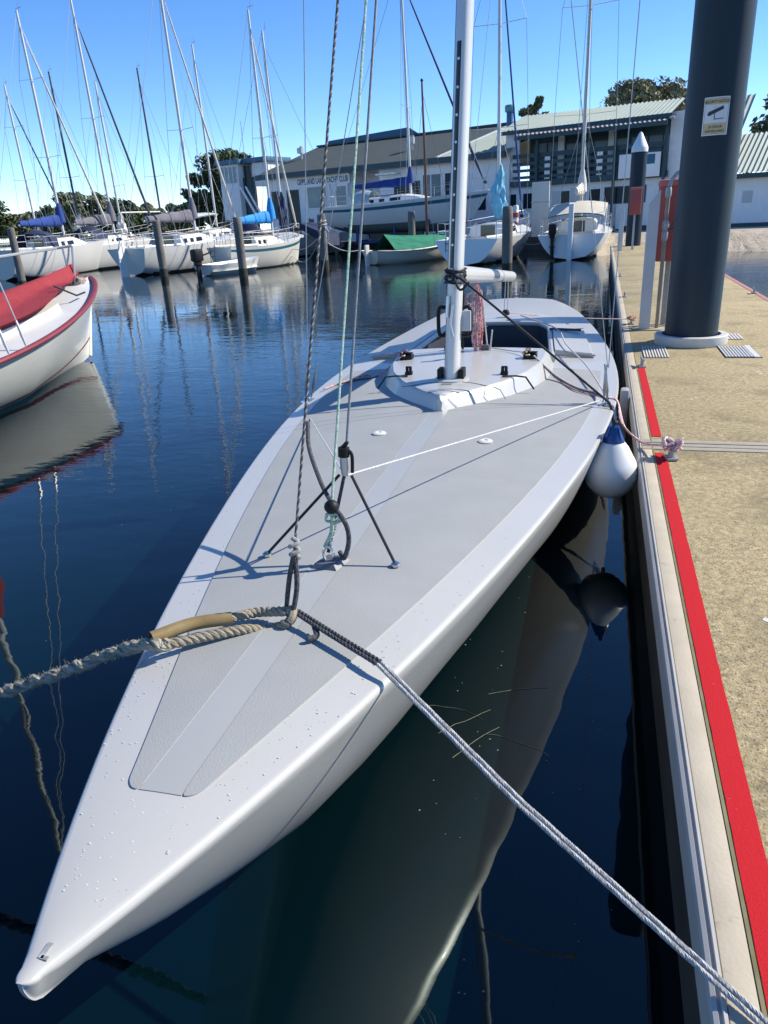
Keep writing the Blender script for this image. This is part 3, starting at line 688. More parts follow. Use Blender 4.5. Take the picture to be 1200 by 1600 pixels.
# ================================================================== TREES
LEAF = {}
def leafmat(name, col, col2):
    M = mat(name, col, .65, var=(1.1, .5, col2), spec=.25)
    return M
LM = [leafmat('dark_evergreen_leaf', (.09, .12, .055), (.05, .07, .03)), leafmat('eucalypt_leaf', (.30, .28, .16), (.15, .155, .08)), leafmat('olive_leaf', (.19, .20, .10), (.10, .115, .055))]
BARK = mat('grey_bark', (.20, .17, .14), .9, var=(3, .6, (.1, .085, .07)), bump=(12, .8, .03))
def tree(loc, h, cr, trunk_h, label, seed, kind=1, n_leaf=5200, leaf=.26, squash=.75, clumps=26, cat='tree', group=None):
    rnd = random.Random(seed)
    t = thing('tree' if kind != 1 else 'gum_tree', loc, rnd.random() * 6, label, cat, group)
    cz = h - cr * squash
    cl = []
    for i in range(clumps):
        a = rnd.random() * 6.283; rr = cr * math.sqrt(rnd.random()) * .80; zz = rnd.uniform(-.75, .85)
        rr *= math.sqrt(max(.1, 1 - zz * zz * .8))
        cl.append((Vector((rr * math.cos(a), rr * math.sin(a), cz + zz * cr * squash)), cr * rnd.uniform(.20, .36)))
    q = MB()
    q.tube([(0, 0, -.2), (rnd.uniform(-.1, .1), 0, trunk_h * .5), (rnd.uniform(-.3, .3), .1, trunk_h), (0, 0, cz)], [cr * .09, cr * .07, cr * .055, cr * .03], 8)
    for c, r in cl[:12]:
        b0 = Vector((0, 0, trunk_h * rnd.uniform(.7, 1.05))); mid = b0.lerp(c, .5) + Vector((0, 0, -.06 * cr))
        q.tube([b0, mid, c], [cr * .045, cr * .028, cr * .01], 6)
    q.build('trunk', BARK, t)
    vs = []; fs = []
    per = n_leaf // clumps
    for c, r in cl:
        for i in range(per):
            d = Vector((rnd.gauss(0, 1), rnd.gauss(0, 1), rnd.gauss(0, 1))).normalized() * r * (rnd.random() ** .45)
            d.z *= .72; p = c + d
            n_ = Vector((rnd.gauss(0, 1), rnd.gauss(0, 1), rnd.gauss(0, 1))).normalized(); u = n_.orthogonal().normalized(); w = n_.cross(u)
            s = leaf * rnd.uniform(.5, 1.2); k = len(vs)
            vs += [p - u * s, p + w * s * .5, p + u * s, p - w * s * .5]; fs.append((k, k + 1, k + 2, k + 3))
    q = MB(); q.add(vs, fs); q.build('crown', LM[kind], t, smooth=False)
    return t
p = PD(352, 330, 60); tree((p.x + .1, p.y, GZ), 6.6, 2.7, 1.0, 'dense dark tree wrapped round behind the look-out tower', 11, 0, 12000, .2, 1.15, 60)
p = PD(318, 330, 62); tree((p.x - .5, p.y, GZ), 4.0, 1.5, 1.0, 'lower dark tree at the left foot of the look-out tower', 12, 0, 3500, .18, 1.0, 22)
p = PD(1003, 300, 62); tree((p.x - .2, p.y, GZ), 9.5, 4.4, 3.5, 'broad gum tree rising above the veranda wing roof', 13, 1, 16000, .22, .62, 70)
p = PD(836, 300, 64); tree((p.x, p.y, GZ), 9.2, 1.3, 5, 'small tree top showing just above the ridge of the veranda wing', 14, 2, 2500, .2, .7, 14)
p = PD(1235, 300, 55); tree((p.x, p.y, GZ), 8.2, 3.5, 3.0, 'large dark gum tree at the right edge behind the long shed', 15, 2, 8500, .26, .85, 34)
p = PD(1165, 300, 58); tree((p.x, p.y, GZ), 4.9, 1.3, 2.5, 'small tree between the big dark pile and the large right hand tree', 16, 2, 3000, .2, .8, 16)
tl = [(-30, 312, 5.0), (15, 338, 2.6), (45, 334, 2.8), (85, 324, 3.6), (128, 303, 4.6), (160, 314, 4.2), (196, 317, 3.9), (232, 320, 3.4), (266, 325, 3.0), (288, 318, 3.0)]
TLAB = ['tree on the far shore cut off by the left edge of the photo', 'low tree on the far shore behind the far left cruiser', 'low tree on the far shore right of the blue sail cover', 'bushy tree on the far shore between the blue cover and the tallest far tree',
        'tallest tree of the far shore, with a rounded open crown', 'wide tree on the far shore just right of the tallest one', 'flat-topped tree in the middle of the far shore line', 'pale scrubby tree on the far shore left of the dark furled forestay', 'small tree on the far shore right of the dark furled forestay', 'rightmost tree of the far shore, next to the tower']
for i, (x, ytop, cr) in enumerate(tl):
    p = PD(x, 345, 112 + (i % 3) * 5); pt = PD(x, ytop, 112 + (i % 3) * 5)
    tree((p.x, p.y, .6), pt.z - .6, cr, 2.0, TLAB[i], 30 + i, 2 if i % 3 else 0, 4200, .42, .62, 26, 'tree', 'trees on the far shore')

# ================================================================== THE RACING KEELBOAT IN FRONT
BX, BY, BH, BL = -.771, .55, -.034, 9.776
_kn = np.array([0, .06, .15, .3, .45, .6, .75, .9, 1]); _kv = np.array([.020, .192, .500, .825, 1.055, 1.115, 1.04, .806, .511])
_co = np.polyfit(_kn, np.array([.025, .192, .589, .784, 1.147, 1.065, 1.037, .806, .511]), 6)
AX = Vector((math.sin(BH), math.cos(BH), 0)); LX = Vector((math.cos(BH), -math.sin(BH), 0))   # aft, and towards the pontoon
def hb(s):
    b = max(.006, float(np.polyval(_co, s)))
    return b if s > .0026 else max(.0015, float(np.polyval(_co, .0026)) * math.sqrt(max(0., 1 - (1 - s / .0026) ** 2)))
def hz(s): return .723 * (s - .55) * (s - 1) / .55 + .568 * s * (s - 1) / (.55 * -.45) + .62 * s * (s - .55) / .45
def zkeel(s): return float(np.interp(s, [0, .0004, .0012, .0026, .006, .012, .03, .06, .09, .13, .2, .35, .5, .7, .85, .93, 1], [.705, .685, .668, .655, .638, .61, .475, .285, .115, -.03, -.12, -.24, -.30, -.22, -.04, .1, .26]))
def hexp(s): return float(np.interp(s, [0, .05, .13, .2, .33, .5, .8, 1], [.85, .72, .60, .47, .27, .22, .24, .34]))
def BP(a, y, z): return Vector((BX, BY, 0)) + AX * a + LX * y + Vector((0, 0, z))
def deckz(a, y):
    s = a / BL; b = hb(s); return hz(s) + .05 * min(1, b / .9) * (1 - min(1, (y / max(b, .02))) ** 2)
def DP(a, y, h=0.): return BP(a, y, deckz(a, y) + h)
mid = BP(4.6, 0, 0)
boat = thing('racing_keelboat', (mid.x, mid.y, 0), -BH, 'long low grey and white racing yacht with a bare deck filling the foreground', 'sailboat')
def bpart(name, mb, M, parent=None, **k): return mb.build(name, M, parent or boat, world=True, **k)
CK0, CK1 = 5.15, 7.42
def yc(a):
    t = (a - CK0) / (CK1 - CK0); t = min(1, max(0, t)); return .62 - .10 * t - .10 * max(0, (t - .85) / .15) ** 2
def stations():
    st = [0, .0001, .0003, .0006, .001, .0014, .0019, .0026, .0035, .005, .008, .012] + list(np.linspace(.018, .12, 14)) + list(np.linspace(.14, 1, 70)); st += [CK0 / BL, CK1 / BL]
    return sorted(set(round(float(x), 6) for x in st))
q = MB(); rings = []; RR = .016
for s in stations():
    a = s * BL; b = hb(s); zg = hz(s); zk = zkeel(s); e = hexp(s); rr = min(RR, b * .5); half = []
    for k in range(15):
        t = k / 14; tt = t ** 1.2; half.append((max(.004, (b - .0) * (tt ** e)) if k else .0, zk + (zg - rr - zk) * tt))
    for k in range(1, 5):
        an = k / 4 * math.pi / 2; half.append((b - rr + rr * math.cos(an), zg - rr + rr * math.sin(an)))
    rings.append([BP(a, -y, z) for y, z in half[::-1]] + [BP(a, y, z) for y, z in half[1:]])
q.loft(rings, False, False)
r0 = rings[0]; q.add(r0, [tuple(range(len(r0)))]); r1 = rings[-1]; q.add(r1, [tuple(range(len(r1)))[::-1]])
# deck with the cockpit left open
rows = []; sts = stations()
for s in sts:
    a = s * BL; b = max(.006, hb(s) - min(RR, hb(s) * .5)); c_ = min(yc(a), b * .55); ys = [-b + (b - c_) * k / 8 for k in range(8)] + [-c_ + 2 * c_ * k / 12 for k in range(12)] + [c_ + (b - c_) * k / 8 for k in range(9)]
    row = []
    for y in ys:
        bb = hb(s); zz = hz(s) + .05 * min(1, bb / .9) * (1 - min(1, abs(y) / b) ** 2); row.append(BP(a, y, zz))
    rows.append(row)
k0 = len(q.v); nn = len(rows[0]); q.v += [tuple(p) for r in rows for p in r]
for i in range(len(rows) - 1):
    am = (sts[i] + sts[i + 1]) / 2 * BL
    for j in range(nn - 1):
        if CK0 < am < CK1 and 8 <= j < 20: continue
        q.f.append((k0 + i * nn + j, k0 + i * nn + j + 1, k0 + (i + 1) * nn + j + 1, k0 + (i + 1) * nn + j)); q.mi.append(0)
hull = bpart('hull', q, GEL, angle=50)
# cockpit well
WELL = mat('cockpit_liner', (.045, .055, .07), .55, var=(3, .5, (.03, .036, .05)))
q = MB(); al = list(np.linspace(CK0, CK1, 14)); tops = [DP(a, -yc(a), -.001) for a in al] + [DP(a, yc(a), -.001) for a in al[::-1]]; bots = [Vector((p.x, p.y, .12)) for p in tops]
q.loft([tops, bots], True, False); q.add(bots, [tuple(range(len(bots)))]); bpart('cockpit_well', q, WELL)
q = MB(); q.tube([DP(a, yc(a) + .012, .018) for a in np.linspace(CK0 + .3, CK1, 16)] + [DP(CK1 + .02, yc(CK1) * k, .018) for k in (.8, .4, 0, -.4, -.8)] + [DP(a, -yc(a) - .012, .018) for a in np.linspace(CK1, CK0 + .3, 16)], .026, 8)
bpart('coaming', q, GEL)
for sd in (-1, 1):
    q = MB(); rings = []
    for a in np.linspace(5.75, 7.0, 8): rings.append([DP(a, sd * (yc(a) + .03), .0), DP(a, sd * (yc(a) + .04), .05), DP(a, sd * (yc(a) + .34), .035), DP(a, sd * (yc(a) + .36), .0)])
    q.loft(rings, True, True); bpart('side_bench', q, GEL)
# non-skid panels either side of a smooth centre stripe
def padedge(a): return hb(a / BL) - .128 + .026 * math.exp(-(a - .4) / .25)
for sd in (-1, 1):
    q = MB(); rows = []
    for a in [.405, .406, .408, .411, .415, .42, .426, .433, .44] + list(np.linspace(.5, 5.2, 60)):
        y0 = .046 + .006 * min(1, a / 2); y1 = padedge(a)
        k_ = min(1, (a - .405) / .034); rd = 1 - math.sqrt(1 - (1 - k_) ** 2); y1 -= .022 * rd; y0 += .006 * rd
        rows.append([DP(a, sd * (y0 + (y1 - y0) * k / 10), .0028) for k in range(11)])
    bot = [[p - Vector((0, 0, .0024)) for p in r] for r in rows]
    ring = rows; q.loft(rows, False, False); n_ = 11
    edge = [r[0] for r in rows]; q.loft([edge, [p - Vector((0, 0, .004)) for p in edge]], False, False)
    edge = [r[-1] for r in rows]; q.loft([edge, [p - Vector((0, 0, .004)) for p in edge]], False, False)
    q.loft([rows[0], [p - Vector((0, 0, .004)) for p in rows[0]]], False, False)
    bpart('non_skid_panel', q, PAD)
q = MB(); q.loft([[DP(a, (-.0465 + .093 * k / 6) * (1 + .13 * min(1, a / 2)), .0014) for k in range(7)] for a in np.linspace(.405, 4.2, 50)], False, False); bpart('centre_stripe', q, STRIPE)
# cuddy
def cw(a): return float(np.interp(a, [3.70, 3.74, 3.95, 4.2, 4.5, 4.8, 5.1, 5.45], [.012, .045, .22, .39, .525, .60, .625, .62]))
q = MB(); rings = []
for a in list(np.linspace(3.70, 3.74, 3)) + list(np.linspace(3.8, 5.42, 26)):
    w = cw(a); t = (a - 3.7) / 1.7; h = .090 + .024 * min(1, t * 1.6); wt = max(.008, w - .045); ring = []
    ztop = deckz(a, 0) + h
    side = [(w + .012, deckz(a, min(w, hb(a / BL))) - .004), (w, deckz(a, w) + .012), (wt + .010, ztop - .034), (wt, ztop - .022), (wt - min(.012, wt * .4), ztop - .014)]
    top = [(wt * f * .97, ztop - .014 * f * f) for f in (.8, .6, .4, .2)]
    pr = side + top
    ring = [BP(a, y, z) for y, z in pr] + [BP(a, 0, ztop)] + [BP(a, -y, z) for y, z in pr[::-1]]
    rings.append(ring)
q.loft(rings, False, False); q.add(rings[0], [tuple(range(len(rings[0])))]); q.add(rings[-1], [tuple(range(len(rings[-1])))[::-1]])
cud = bpart('cuddy', q, GEL, angle=20)
def CT(a, y, h=0.):
    w = max(.02, cw(a) - .045); t = (a - 3.7) / 1.7; return BP(a, y, deckz(a, 0) + .090 + .024 * min(1, t * 1.6) - .014 * min(1, abs(y) / w) ** 2 + h)
SEAM = mat('dark_seam', (.10, .105, .11), .7)
q = MB()
for pts in ([CT(4.02 + .10 * (1 - (y / .30) ** 2), y, .0008) for y in np.linspace(-.30, .30, 13)], [CT(3.86, y, .0008) for y in np.linspace(-.10, .10, 5)]): q.tube(pts, .0022, 5)
q.tube([CT(4.02, .30, .0), BP(4.03, .335, deckz(4.0, .33) + .07), BP(4.03, .37, deckz(4.0, .36) + .01)], .0025, 5)
bpart('hatch_seam', q, SEAM, cud)
# cam cleats and blocks on the cuddy
def small_block(pts_c, name='cam_cleat', M=BLACK):
    q = MB(); c_ = Vector(pts_c); q.bbox(c_.x - .025, c_.x + .025, c_.y - .02, c_.y + .02, c_.z - .004, c_.z + .02, .004); q.tube([c_ + Vector((-.012, 0, .018)), c_ + Vector((-.012, 0, .05))], .011, 8); q.tube([c_ + Vector((.012, 0, .018)), c_ + Vector((.012, 0, .05))], .011, 8); q.bar(c_ + Vector((-.02, .0, .052)), c_ + Vector((.02, .0, .052)), .02, .008)
    return bpart(name, q, M)
for y in (-.33, .33):
    small_block(CT(4.38, y)); q = MB(); q.tube([CT(4.30, y * .98, .006), CT(4.32, y * 1.25, .008), CT(4.30, y * 1.45, .004), DP(4.28, y * 1.62, .03)], .006, 6); bpart('control_line', q, BLKROPE)
for y in (-.20, .10): q = MB(); c_ = CT(5.3, y); q.bbox(c_.x - .03, c_.x + .03, c_.y - .02, c_.y + .02, c_.z - .003, c_.z + .04, .006); bpart('deck_organiser', q, mat('grey_fitting', (.10, .10, .105), .5))
for y in (-.47, .47):
    q = MB(); c_ = CT(4.95, y); rnd = random.Random(7)
    q.bbox(c_.x - .05, c_.x + .05, c_.y - .03, c_.y + .05, c_.z - .003, c_.z + .035, .008)
    for i in range(3): q.lathe([(.004, -.006), (.026, -.006), (.02, 0), (.026, .006), (.004, .006)], c=(c_.x - .03 + i * .03, c_.y, c_.z + .045), n=12)
    bpart('jammer', q, BLACK)
    q = MB(); q.tube(spline([c_ + Vector((rnd.uniform(-.06, .06), rnd.uniform(-.05, .05), .03 + rnd.uniform(0, .04))) for i in range(9)], 5), .006, 6); bpart('line_tail', q, REDROPE if y < 0 else mat('orange_fleck_rope', (.55, .28, .12), .85, var=(80, .2, (.7, .6, .5))))
q = MB(); q.bbox(-.03, .03, -.045, .045, 0, .004, .0015); c_ = CT(4.02, 0)
# ---- mast
MB0 = CT(4.20, 0, 0); T_ = PY(727, 0, MB0.y + .09); MD = (T_ - MB0).normalized()
def MP(z): return MB0 + MD * ((z - MB0.z) / MD.z)
MZ = 9.6
mring = lambda c_, kx, ky: [c_ + LX * (kx * math.cos(2 * math.pi * k / 28)) + AX * (ky * math.sin(2 * math.pi * k / 28)) for k in range(28)]
q = MB(); q.loft([mring(MP(z), .050, .078) for z in (MB0.z - .25, .9, 2, 4, 6)] + [mring(MP(z), .05, .066) for z in (7.5, MZ)], True, True)
mast = bpart('mast', q, ALUP)
def mface(z, x, lift=0.):     # point on the forward face of the mast, x sideways
    return MP(z) + LX * x - AX * (.078 * math.sqrt(max(0, 1 - (x / .050) ** 2)) + lift)
ztk0 = 1.37
ztk1 = MB0.z + 1.92
q = MB(); xx = (-.031, -.024, -.015, -.006, .001)
zs_ = list(np.linspace(ztk0, ztk1, 30)); rows = [[mface(z, x, .002 if 0 < i < 4 else -.001) for i, x in enumerate(xx)] for z in zs_]; q.loft(rows, False, False)
tip = MP(ztk1 + .02); bpart('track', q, mat('black_track', (.008, .009, .012), .35), mast)
q = MB()
for i in range(13):
    z = ztk0 + .06 + i * .142
    if z > ztk1 - .03: break
    c_ = mface(z, -.0150, .003); q.tube([c_, c_ - AX * .002], .0075, 10)
bpart('eyelet', q, ALU, mast)
q = MB(); q.tube([mface(z, -.044, .0005) for z in np.linspace(MB0.z + .02, 6, 14)], .0025, 5); bpart('mast_seam', q, mat('mast_groove', (.25, .25, .26), .6), mast)
q = MB(); q.loft([mring(MB0 + Vector((0, 0, -.012)), .115, .13), mring(MB0 + Vector((0, 0, .008)), .112, .127), mring(MB0 + Vector((0, 0, .014)), .09, .10)], True, True); bpart('mast_collar', q, GEL)
q = MB()
for sx in (-1, 1): q = MB(); c_ = MB0 + LX * sx * .072 - AX * .01; q.bbox(c_.x - .016, c_.x + .016, c_.y - .05, c_.y + .05, c_.z, c_.z + .075, .006); bpart('mast_chock', q, BLACK)
q = MB(); c_ = CT(4.06, -.01, .0012); q.add([c_ + LX * x + AX * y + Vector((0, 0, .001)) for x, y in ((-.035, -.04), (.035, -.04), (.03, .04), (-.03, .04))], [(0, 1, 2, 3)]); bpart('step_plate', q, mat('grey_plate', (.22, .225, .23), .5), smooth=False)
q = MB()
zg_ = 1.285; zi = 1.10
for sx in (-1, 1):
    q = MB(); c_ = MP(zi) + LX * sx * .048 + AX * .03
    q.tube(spline([c_ + Vector((0, 0, .085)), c_ + LX * sx * .05 + Vector((0, 0, .085)), c_ + LX * sx * .058 + Vector((0, 0, 0)), c_ + LX * sx * .05 + Vector((0, 0, -.085)), c_ + Vector((0, 0, -.085))], 4), .013, 8); bpart('instrument_bracket', q, BLACK)
q = MB(); c_ = MP(zi) + LX * .075 + AX * .01; q.bbox(c_.x - .04, c_.x + .035, c_.y - .012, c_.y + .012, c_.z - .06, c_.z + .07, .008); bpart('instrument', q, mat('instrument_face', (.5, .51, .52), .4))
# boom along the boat, seen end on
bg0 = MP(1.385) + AX * .09; bg1 = BP(8.75, .03, 1.012)
q = MB(); q.tube([bg0, bg0.lerp(bg1, .5), bg1], .058, 18); boom = bpart('boom', q, ALUP)
q = MB(); q.tube([bg0.lerp(bg1, .62), bg0.lerp(bg1, .66)], .0605, 18); bpart('boom_band', q, mat('grey_band', (.35, .36, .37), .6), boom)
q = MB(); q.tube([MP(1.385), bg0 + AX * .02], .035, 12); q.tube([MP(1.33) + AX * .08, MP(1.43) + AX * .08], .028, 10); bpart('gooseneck', q, ALU)
q = MB(); rnd = random.Random(2)
pts = []
for i in range(26): an = i * 1.3; pts.append(MP(1.385 + .04 * math.sin(i * .8)) + LX * .066 * math.cos(an) + AX * .095 * math.sin(an))
q.tube(spline(pts, 5), .007, 6); q.tube(spline([MP(1.385) - AX * .09, MP(1.31) - AX * .12 + LX * .05, MP(1.35) - AX * .1 + LX * .10], 5), .008, 6); bpart('lashing', q, BLKROPE)
q = MB(); q.tube([MP(1.27) - AX * .082 + LX * -.03, MP(1.14) - AX * .085 + LX * -.032], .012, 8); q.tube([MP(1.22) - AX * .08 + LX * .0, MP(1.10) - AX * .085 - LX * .01, MP(1.02) - AX * .082 + LX * .01], .008, 8); bpart('halyard_block', q, ALU)
# hanks of line hanging under the boom
q = MB(); hb_ = bg0.lerp(bg1, .22) + Vector((0, 0, -.06)); rnd = random.Random(5)
for i in range(9):
    o = Vector((rnd.uniform(-.035, .035), rnd.uniform(-.05, .05), 0)); L_ = rnd.uniform(.42, .60)
    q.tube(spline([hb_ + o * .3, hb_ + o + Vector((0, 0, -.2)), hb_ + o * 1.4 + Vector((rnd.uniform(-.03, .03), 0, -L_)), hb_ + o * 1.2 + Vector((.02, 0, -.2)), hb_ + o * .4 + Vector((.005, 0, -.02))], 5), .0055, 6)
bpart('hanging_line', q, REDROPE)
q = MB(); q.tube(spline([hb_ + Vector((.05 * math.cos(a_) - .03, .02 * math.sin(a_ * 2), -.12 + .05 * math.sin(a_))) for a_ in np.linspace(0, 15, 24)], 4), .006, 6); bpart('line_coil', q, REDROPE)
q = MB(); q.tube(spline([hb_ + Vector((.04, 0, -.05)), hb_ + Vector((.07, .02, -.35)), hb_ + Vector((.10, .0, -.55)), hb_ + Vector((.13, -.03, -.35))], 6), .006, 6); q.tube([hb_ + Vector((-.16, 0, .02)), hb_ + Vector((-.22, 0, -.45))], .006, 6); bpart('pale_line', q, WHITEROPE)
q = MB(); q.tube([hb_ + Vector((-.11, .05, 0)), hb_ + Vector((-.12, .05, -.62))], .009, 6); bpart('kicker_strop', q, BLACK)
q = MB()
for i in range(6): c_ = hb_ + Vector((rnd.uniform(-.12, .10), rnd.uniform(-.05, .08), -.60 + rnd.uniform(-.04, .05))); q.bbox(c_.x - .03, c_.x + .03, c_.y - .02, c_.y + .02, c_.z - .03, c_.z + .03, .01)
bpart('block_cluster', q, BLACK)
q = MB(); c_ = BP(4.9, -.10, .92); q.tube(spline([c_, c_ + Vector((.02, 0, -.06)), c_ + Vector((-.02, .01, -.12)), c_ + Vector((-.01, 0, -.18))], 5), .022, 8); bpart('orange_line_tail', q, mat('orange_line', (.75, .20, .06), .8, var=(60, .3, (.6, .12, .04))))
# traveller block on the after deck
q = MB(); c_ = DP(8.0, .03, .02); q.lathe([(.01, 0), (.04, .005), (.045, .03), (.03, .06), (.01, .065)], c=c_, n=14); bpart('mainsheet_block', q, BLACK)
q = MB(); q.tube([c_ + Vector((-.02, 0, .05)), bg0.lerp(bg1, .82)], .005, 6); q.tube([c_ + Vector((.02, 0, .05)), bg0.lerp(bg1, .84) + Vector((.02, 0, 0))], .005, 6); bpart('mainsheet', q, WHITEROPE)
# ---- standing rigging
def through(base, px, py, z_m, ztop):
    """a wire from base towards the mast head, held to the sight line it follows in the photo"""
    r = Vector(ray(px, py)); o = Vector(CAMC); tgt = MP(z_m); d = (tgt - base).normalized()
    w0 = base - o; a_, b_, c_ = d.dot(d), d.dot(r), r.dot(r); dd, ee = d.dot(w0), r.dot(w0); den = a_ * c_ - b_ * b_
    tr = (a_ * ee - b_ * dd) / den; P = o + r * tr; dn = (P - base).normalized(); return base + dn * ((ztop - base.z) / dn.z)
chL = PZ(481, 622, hz(.43) + .02); chR = PZ(946, 630, hz(.43) + .02)
fsb = DP(1.58, .0, .02)
fsb = PZ(514, 876, .70)
def wire(name, a, b, r, M, n=6): q = MB(); q.tube([a, a.lerp(b, .5), b], r, n); return bpart(name, q, M)
Rtip = None
for ch, capx, lowx, sd in ((chL, 474.5, 579, -1), (chR, 1000, 888, 1)):
    P = PY(capx, 0, ch.y + .12); d_ = (P - ch).normalized(); tipz = 4.6; tip = ch + d_ * ((tipz - ch.z) / d_.z)
    wire('cap_shroud', ch + d_ * .22, tip, .0032, GALV); wire('cap_shroud', tip, MP(8.7), .0032, GALV)
    q = MB(); q.tube([MP(tipz), tip], .018, 8, flat=.5); bpart('spreader', q, ALU)
    e_ = through(ch + Vector((0, .03, 0)), lowx, 0, 5.0, 4.4); wire('lower_shroud', ch + Vector((0, .04, .22)), e_, .003, GALV)
    q = MB()
    for o_, dd in ((Vector((-.012, 0, 0)), d_), (Vector((.016, .03, 0)), (e_ - ch).normalized())):
        c_ = ch + o_; q.tube([c_ + dd * t for t in (0, .05, .07, .17, .19, .24)], [.006, .006, .011, .011, .006, .005], 8)
    bpart('turnbuckle', q, mat('dull_turnbuckle', (.30, .30, .29), .4, .8))
    q = MB(); q.bbox(ch.x - .035, ch.x + .035, ch.y - .05, ch.y + .05, ch.z - .03, ch.z - .012, .004); q.tube(spline([ch + Vector((.02 * math.cos(k * 1.9), .03 * math.sin(k * 2.3), .012 * math.sin(k))) for k in range(12)], 4), .005, 6); bpart('chainplate', q, STEEL)
# forestay, its furler foot and the lines beside it
fst = through(fsb + Vector((.02, .0, .27)), 588, 0, 8.4, 8.4)
apex = PY(539, 738, fsb.y + .10)
wire('forestay', PY(540, 716, fsb.y + .10), through(PY(540, 716, fsb.y + .10), 588, 0, 8.4, 8.4), .0045, mat('coated_forestay', (.10, .115, .13), .5, var=(60, .5, (.25, .27, .29))), 8)
q = MB(); q.tube([apex + Vector((0, 0, -.01)), apex + Vector((0, 0, .02)), apex + Vector((0, 0, .06))], [.011, .015, .013], 12); bpart('forestay_socket', q, ALU)
q = MB(); q.tube([apex + Vector((0, 0, .055)), apex + Vector((.002, 0, .085))], .019, 12); q.tube(spline([apex + Vector((.012, 0, .08)), apex + Vector((.028, 0, .06)), apex + Vector((.026, 0, .0))], 5), .006, 6); q.tube([apex + Vector((.0, .0, .085)), PY(543, 690, fsb.y + .1)], [.009, .006], 8); bpart('black_boot', q, BLACK)
wire('tack_strop', apex + Vector((-.003, 0, -.01)), fsb + Vector((.0, .0, .03)), .006, GREYROPE)
for px, py in ((417, 866), (618, 882)):
    f_ = PZ(px, py, .69); q = MB(); q.tube([f_, apex + Vector((-.02 if px < 500 else .022, 0, -.01))], .0052, 7); bpart('shock_cord_leg', q, BLKROPE); q = MB(); q.lathe([(.016, -.004), (.016, .004), (.008, .010)], c=f_, n=12); bpart('deck_eye', q, STEEL)
ball = PY(518, 792, fsb.y + .0)
q = MB(); q.lathe([(.002, -.024), (.014, -.02), (.023, -.008), (.0245, .002), (.021, .013), (.012, .021), (.002, .0245)], c=ball, n=20); bpart('stopper_ball', q, BLACK)
wire('green_halyard', ball, through(ball, 572, 0, 8.5, 8.5), .0042, GREENROPE)
q = MB(); s_ = ball + Vector((0, 0, -.03)); q.tube(spline([s_ + Vector((-.018, 0, .005)), s_ + Vector((-.02, 0, -.02)), s_ + Vector((.02, 0, -.018)), s_ + Vector((.024, 0, .004)), s_ + Vector((0, -.01, .008)), s_ + Vector((-.016, 0, .004))], 5), .0055, 7); q.tube(spline([s_, s_ + Vector((-.008, 0, -.06)), fsb + Vector((-.01, 0, .05))], 6), .007, 7); bpart('green_lashing', q, GREENROPE)
q = MB(); q.helix([s_ + Vector((.012, .01, -.01)), fsb + Vector((.006, 0, .05))], .0035, .0028, 2, .022, 5, per=6); bpart('chain', q, STEEL)
q = MB(); q.tube(spline([s_ + Vector((.01, .0, .03)), s_ + Vector((.045, .0, -.03)), s_ + Vector((.05, .0, -.09)), s_ + Vector((.03, .0, -.15)), fsb + Vector((.03, .03, .02))], 6), .0085, 8); bpart('grey_strop', q, GREYROPE)
q = MB(); kx = PY(483, 700, fsb.y + .32)
q.tube(spline([s_ + Vector((0, .01, .035)), s_.lerp(kx, .45) + Vector((.0, 0, .0)), kx, PY(481, 660, fsb.y + .42)], 6), .008, 8); bpart('grey_strop', q, GREYROPE)
q = MB(); c_ = fsb; q.add([Vector(v) for v in [(c_.x - .055, c_.y - .05, c_.z - .022), (c_.x + .05, c_.y - .055, c_.z - .022), (c_.x + .065, c_.y + .05, c_.z - .022), (c_.x - .03, c_.y + .055, c_.z - .022), (c_.x - .04, c_.y - .03, c_.z + .002), (c_.x + .03, c_.y - .035, c_.z + .002), (c_.x + .045, c_.y + .035, c_.z + .004), (c_.x - .015, c_.y + .04, c_.z + .004)]], [(0, 1, 5, 4), (1, 2, 6, 5), (2, 3, 7, 6), (3, 0, 4, 7), (4, 5, 6, 7)])
bpart('stem_fitting', q, mat('grey_casting', (.20, .205, .21), .5, .4, var=(30, .5, (.13, .13, .135))))
q = MB(); q.tube(spline([fsb + Vector((-.012, 0, 0)), fsb + Vector((-.018, 0, .03)), fsb + Vector((0, 0, .052)), fsb + Vector((.018, 0, .03)), fsb + Vector((.012, 0, 0))], 5), .005, 7); bpart('shackle', q, STEEL)
# sheet lines led across the fore deck
tiel = chR + Vector((-.03, -.05, .03))
wire('white_jib_line', apex + Vector((0, 0, -.012)), tiel, .0036, WHITEROPE); wire('white_jib_line', apex + Vector((0, 0, -.012)), PY(479, 645, chL.y - .15), .003, WHITEROPE)
q = MB(); q.tube([MP(1.38) - AX * .09 + LX * .04, chR + Vector((.02, -.06, .02))], .0075, 8); bpart('black_shock_cord', q, BLKROPE)
q = MB(); q.tube([chR + Vector((.02, -.06, .02)), chR + Vector((.045, -.10, -.02)), chR + Vector((.06, -.16, -.12))], .008, 8); bpart('black_shock_cord', q, BLKROPE)
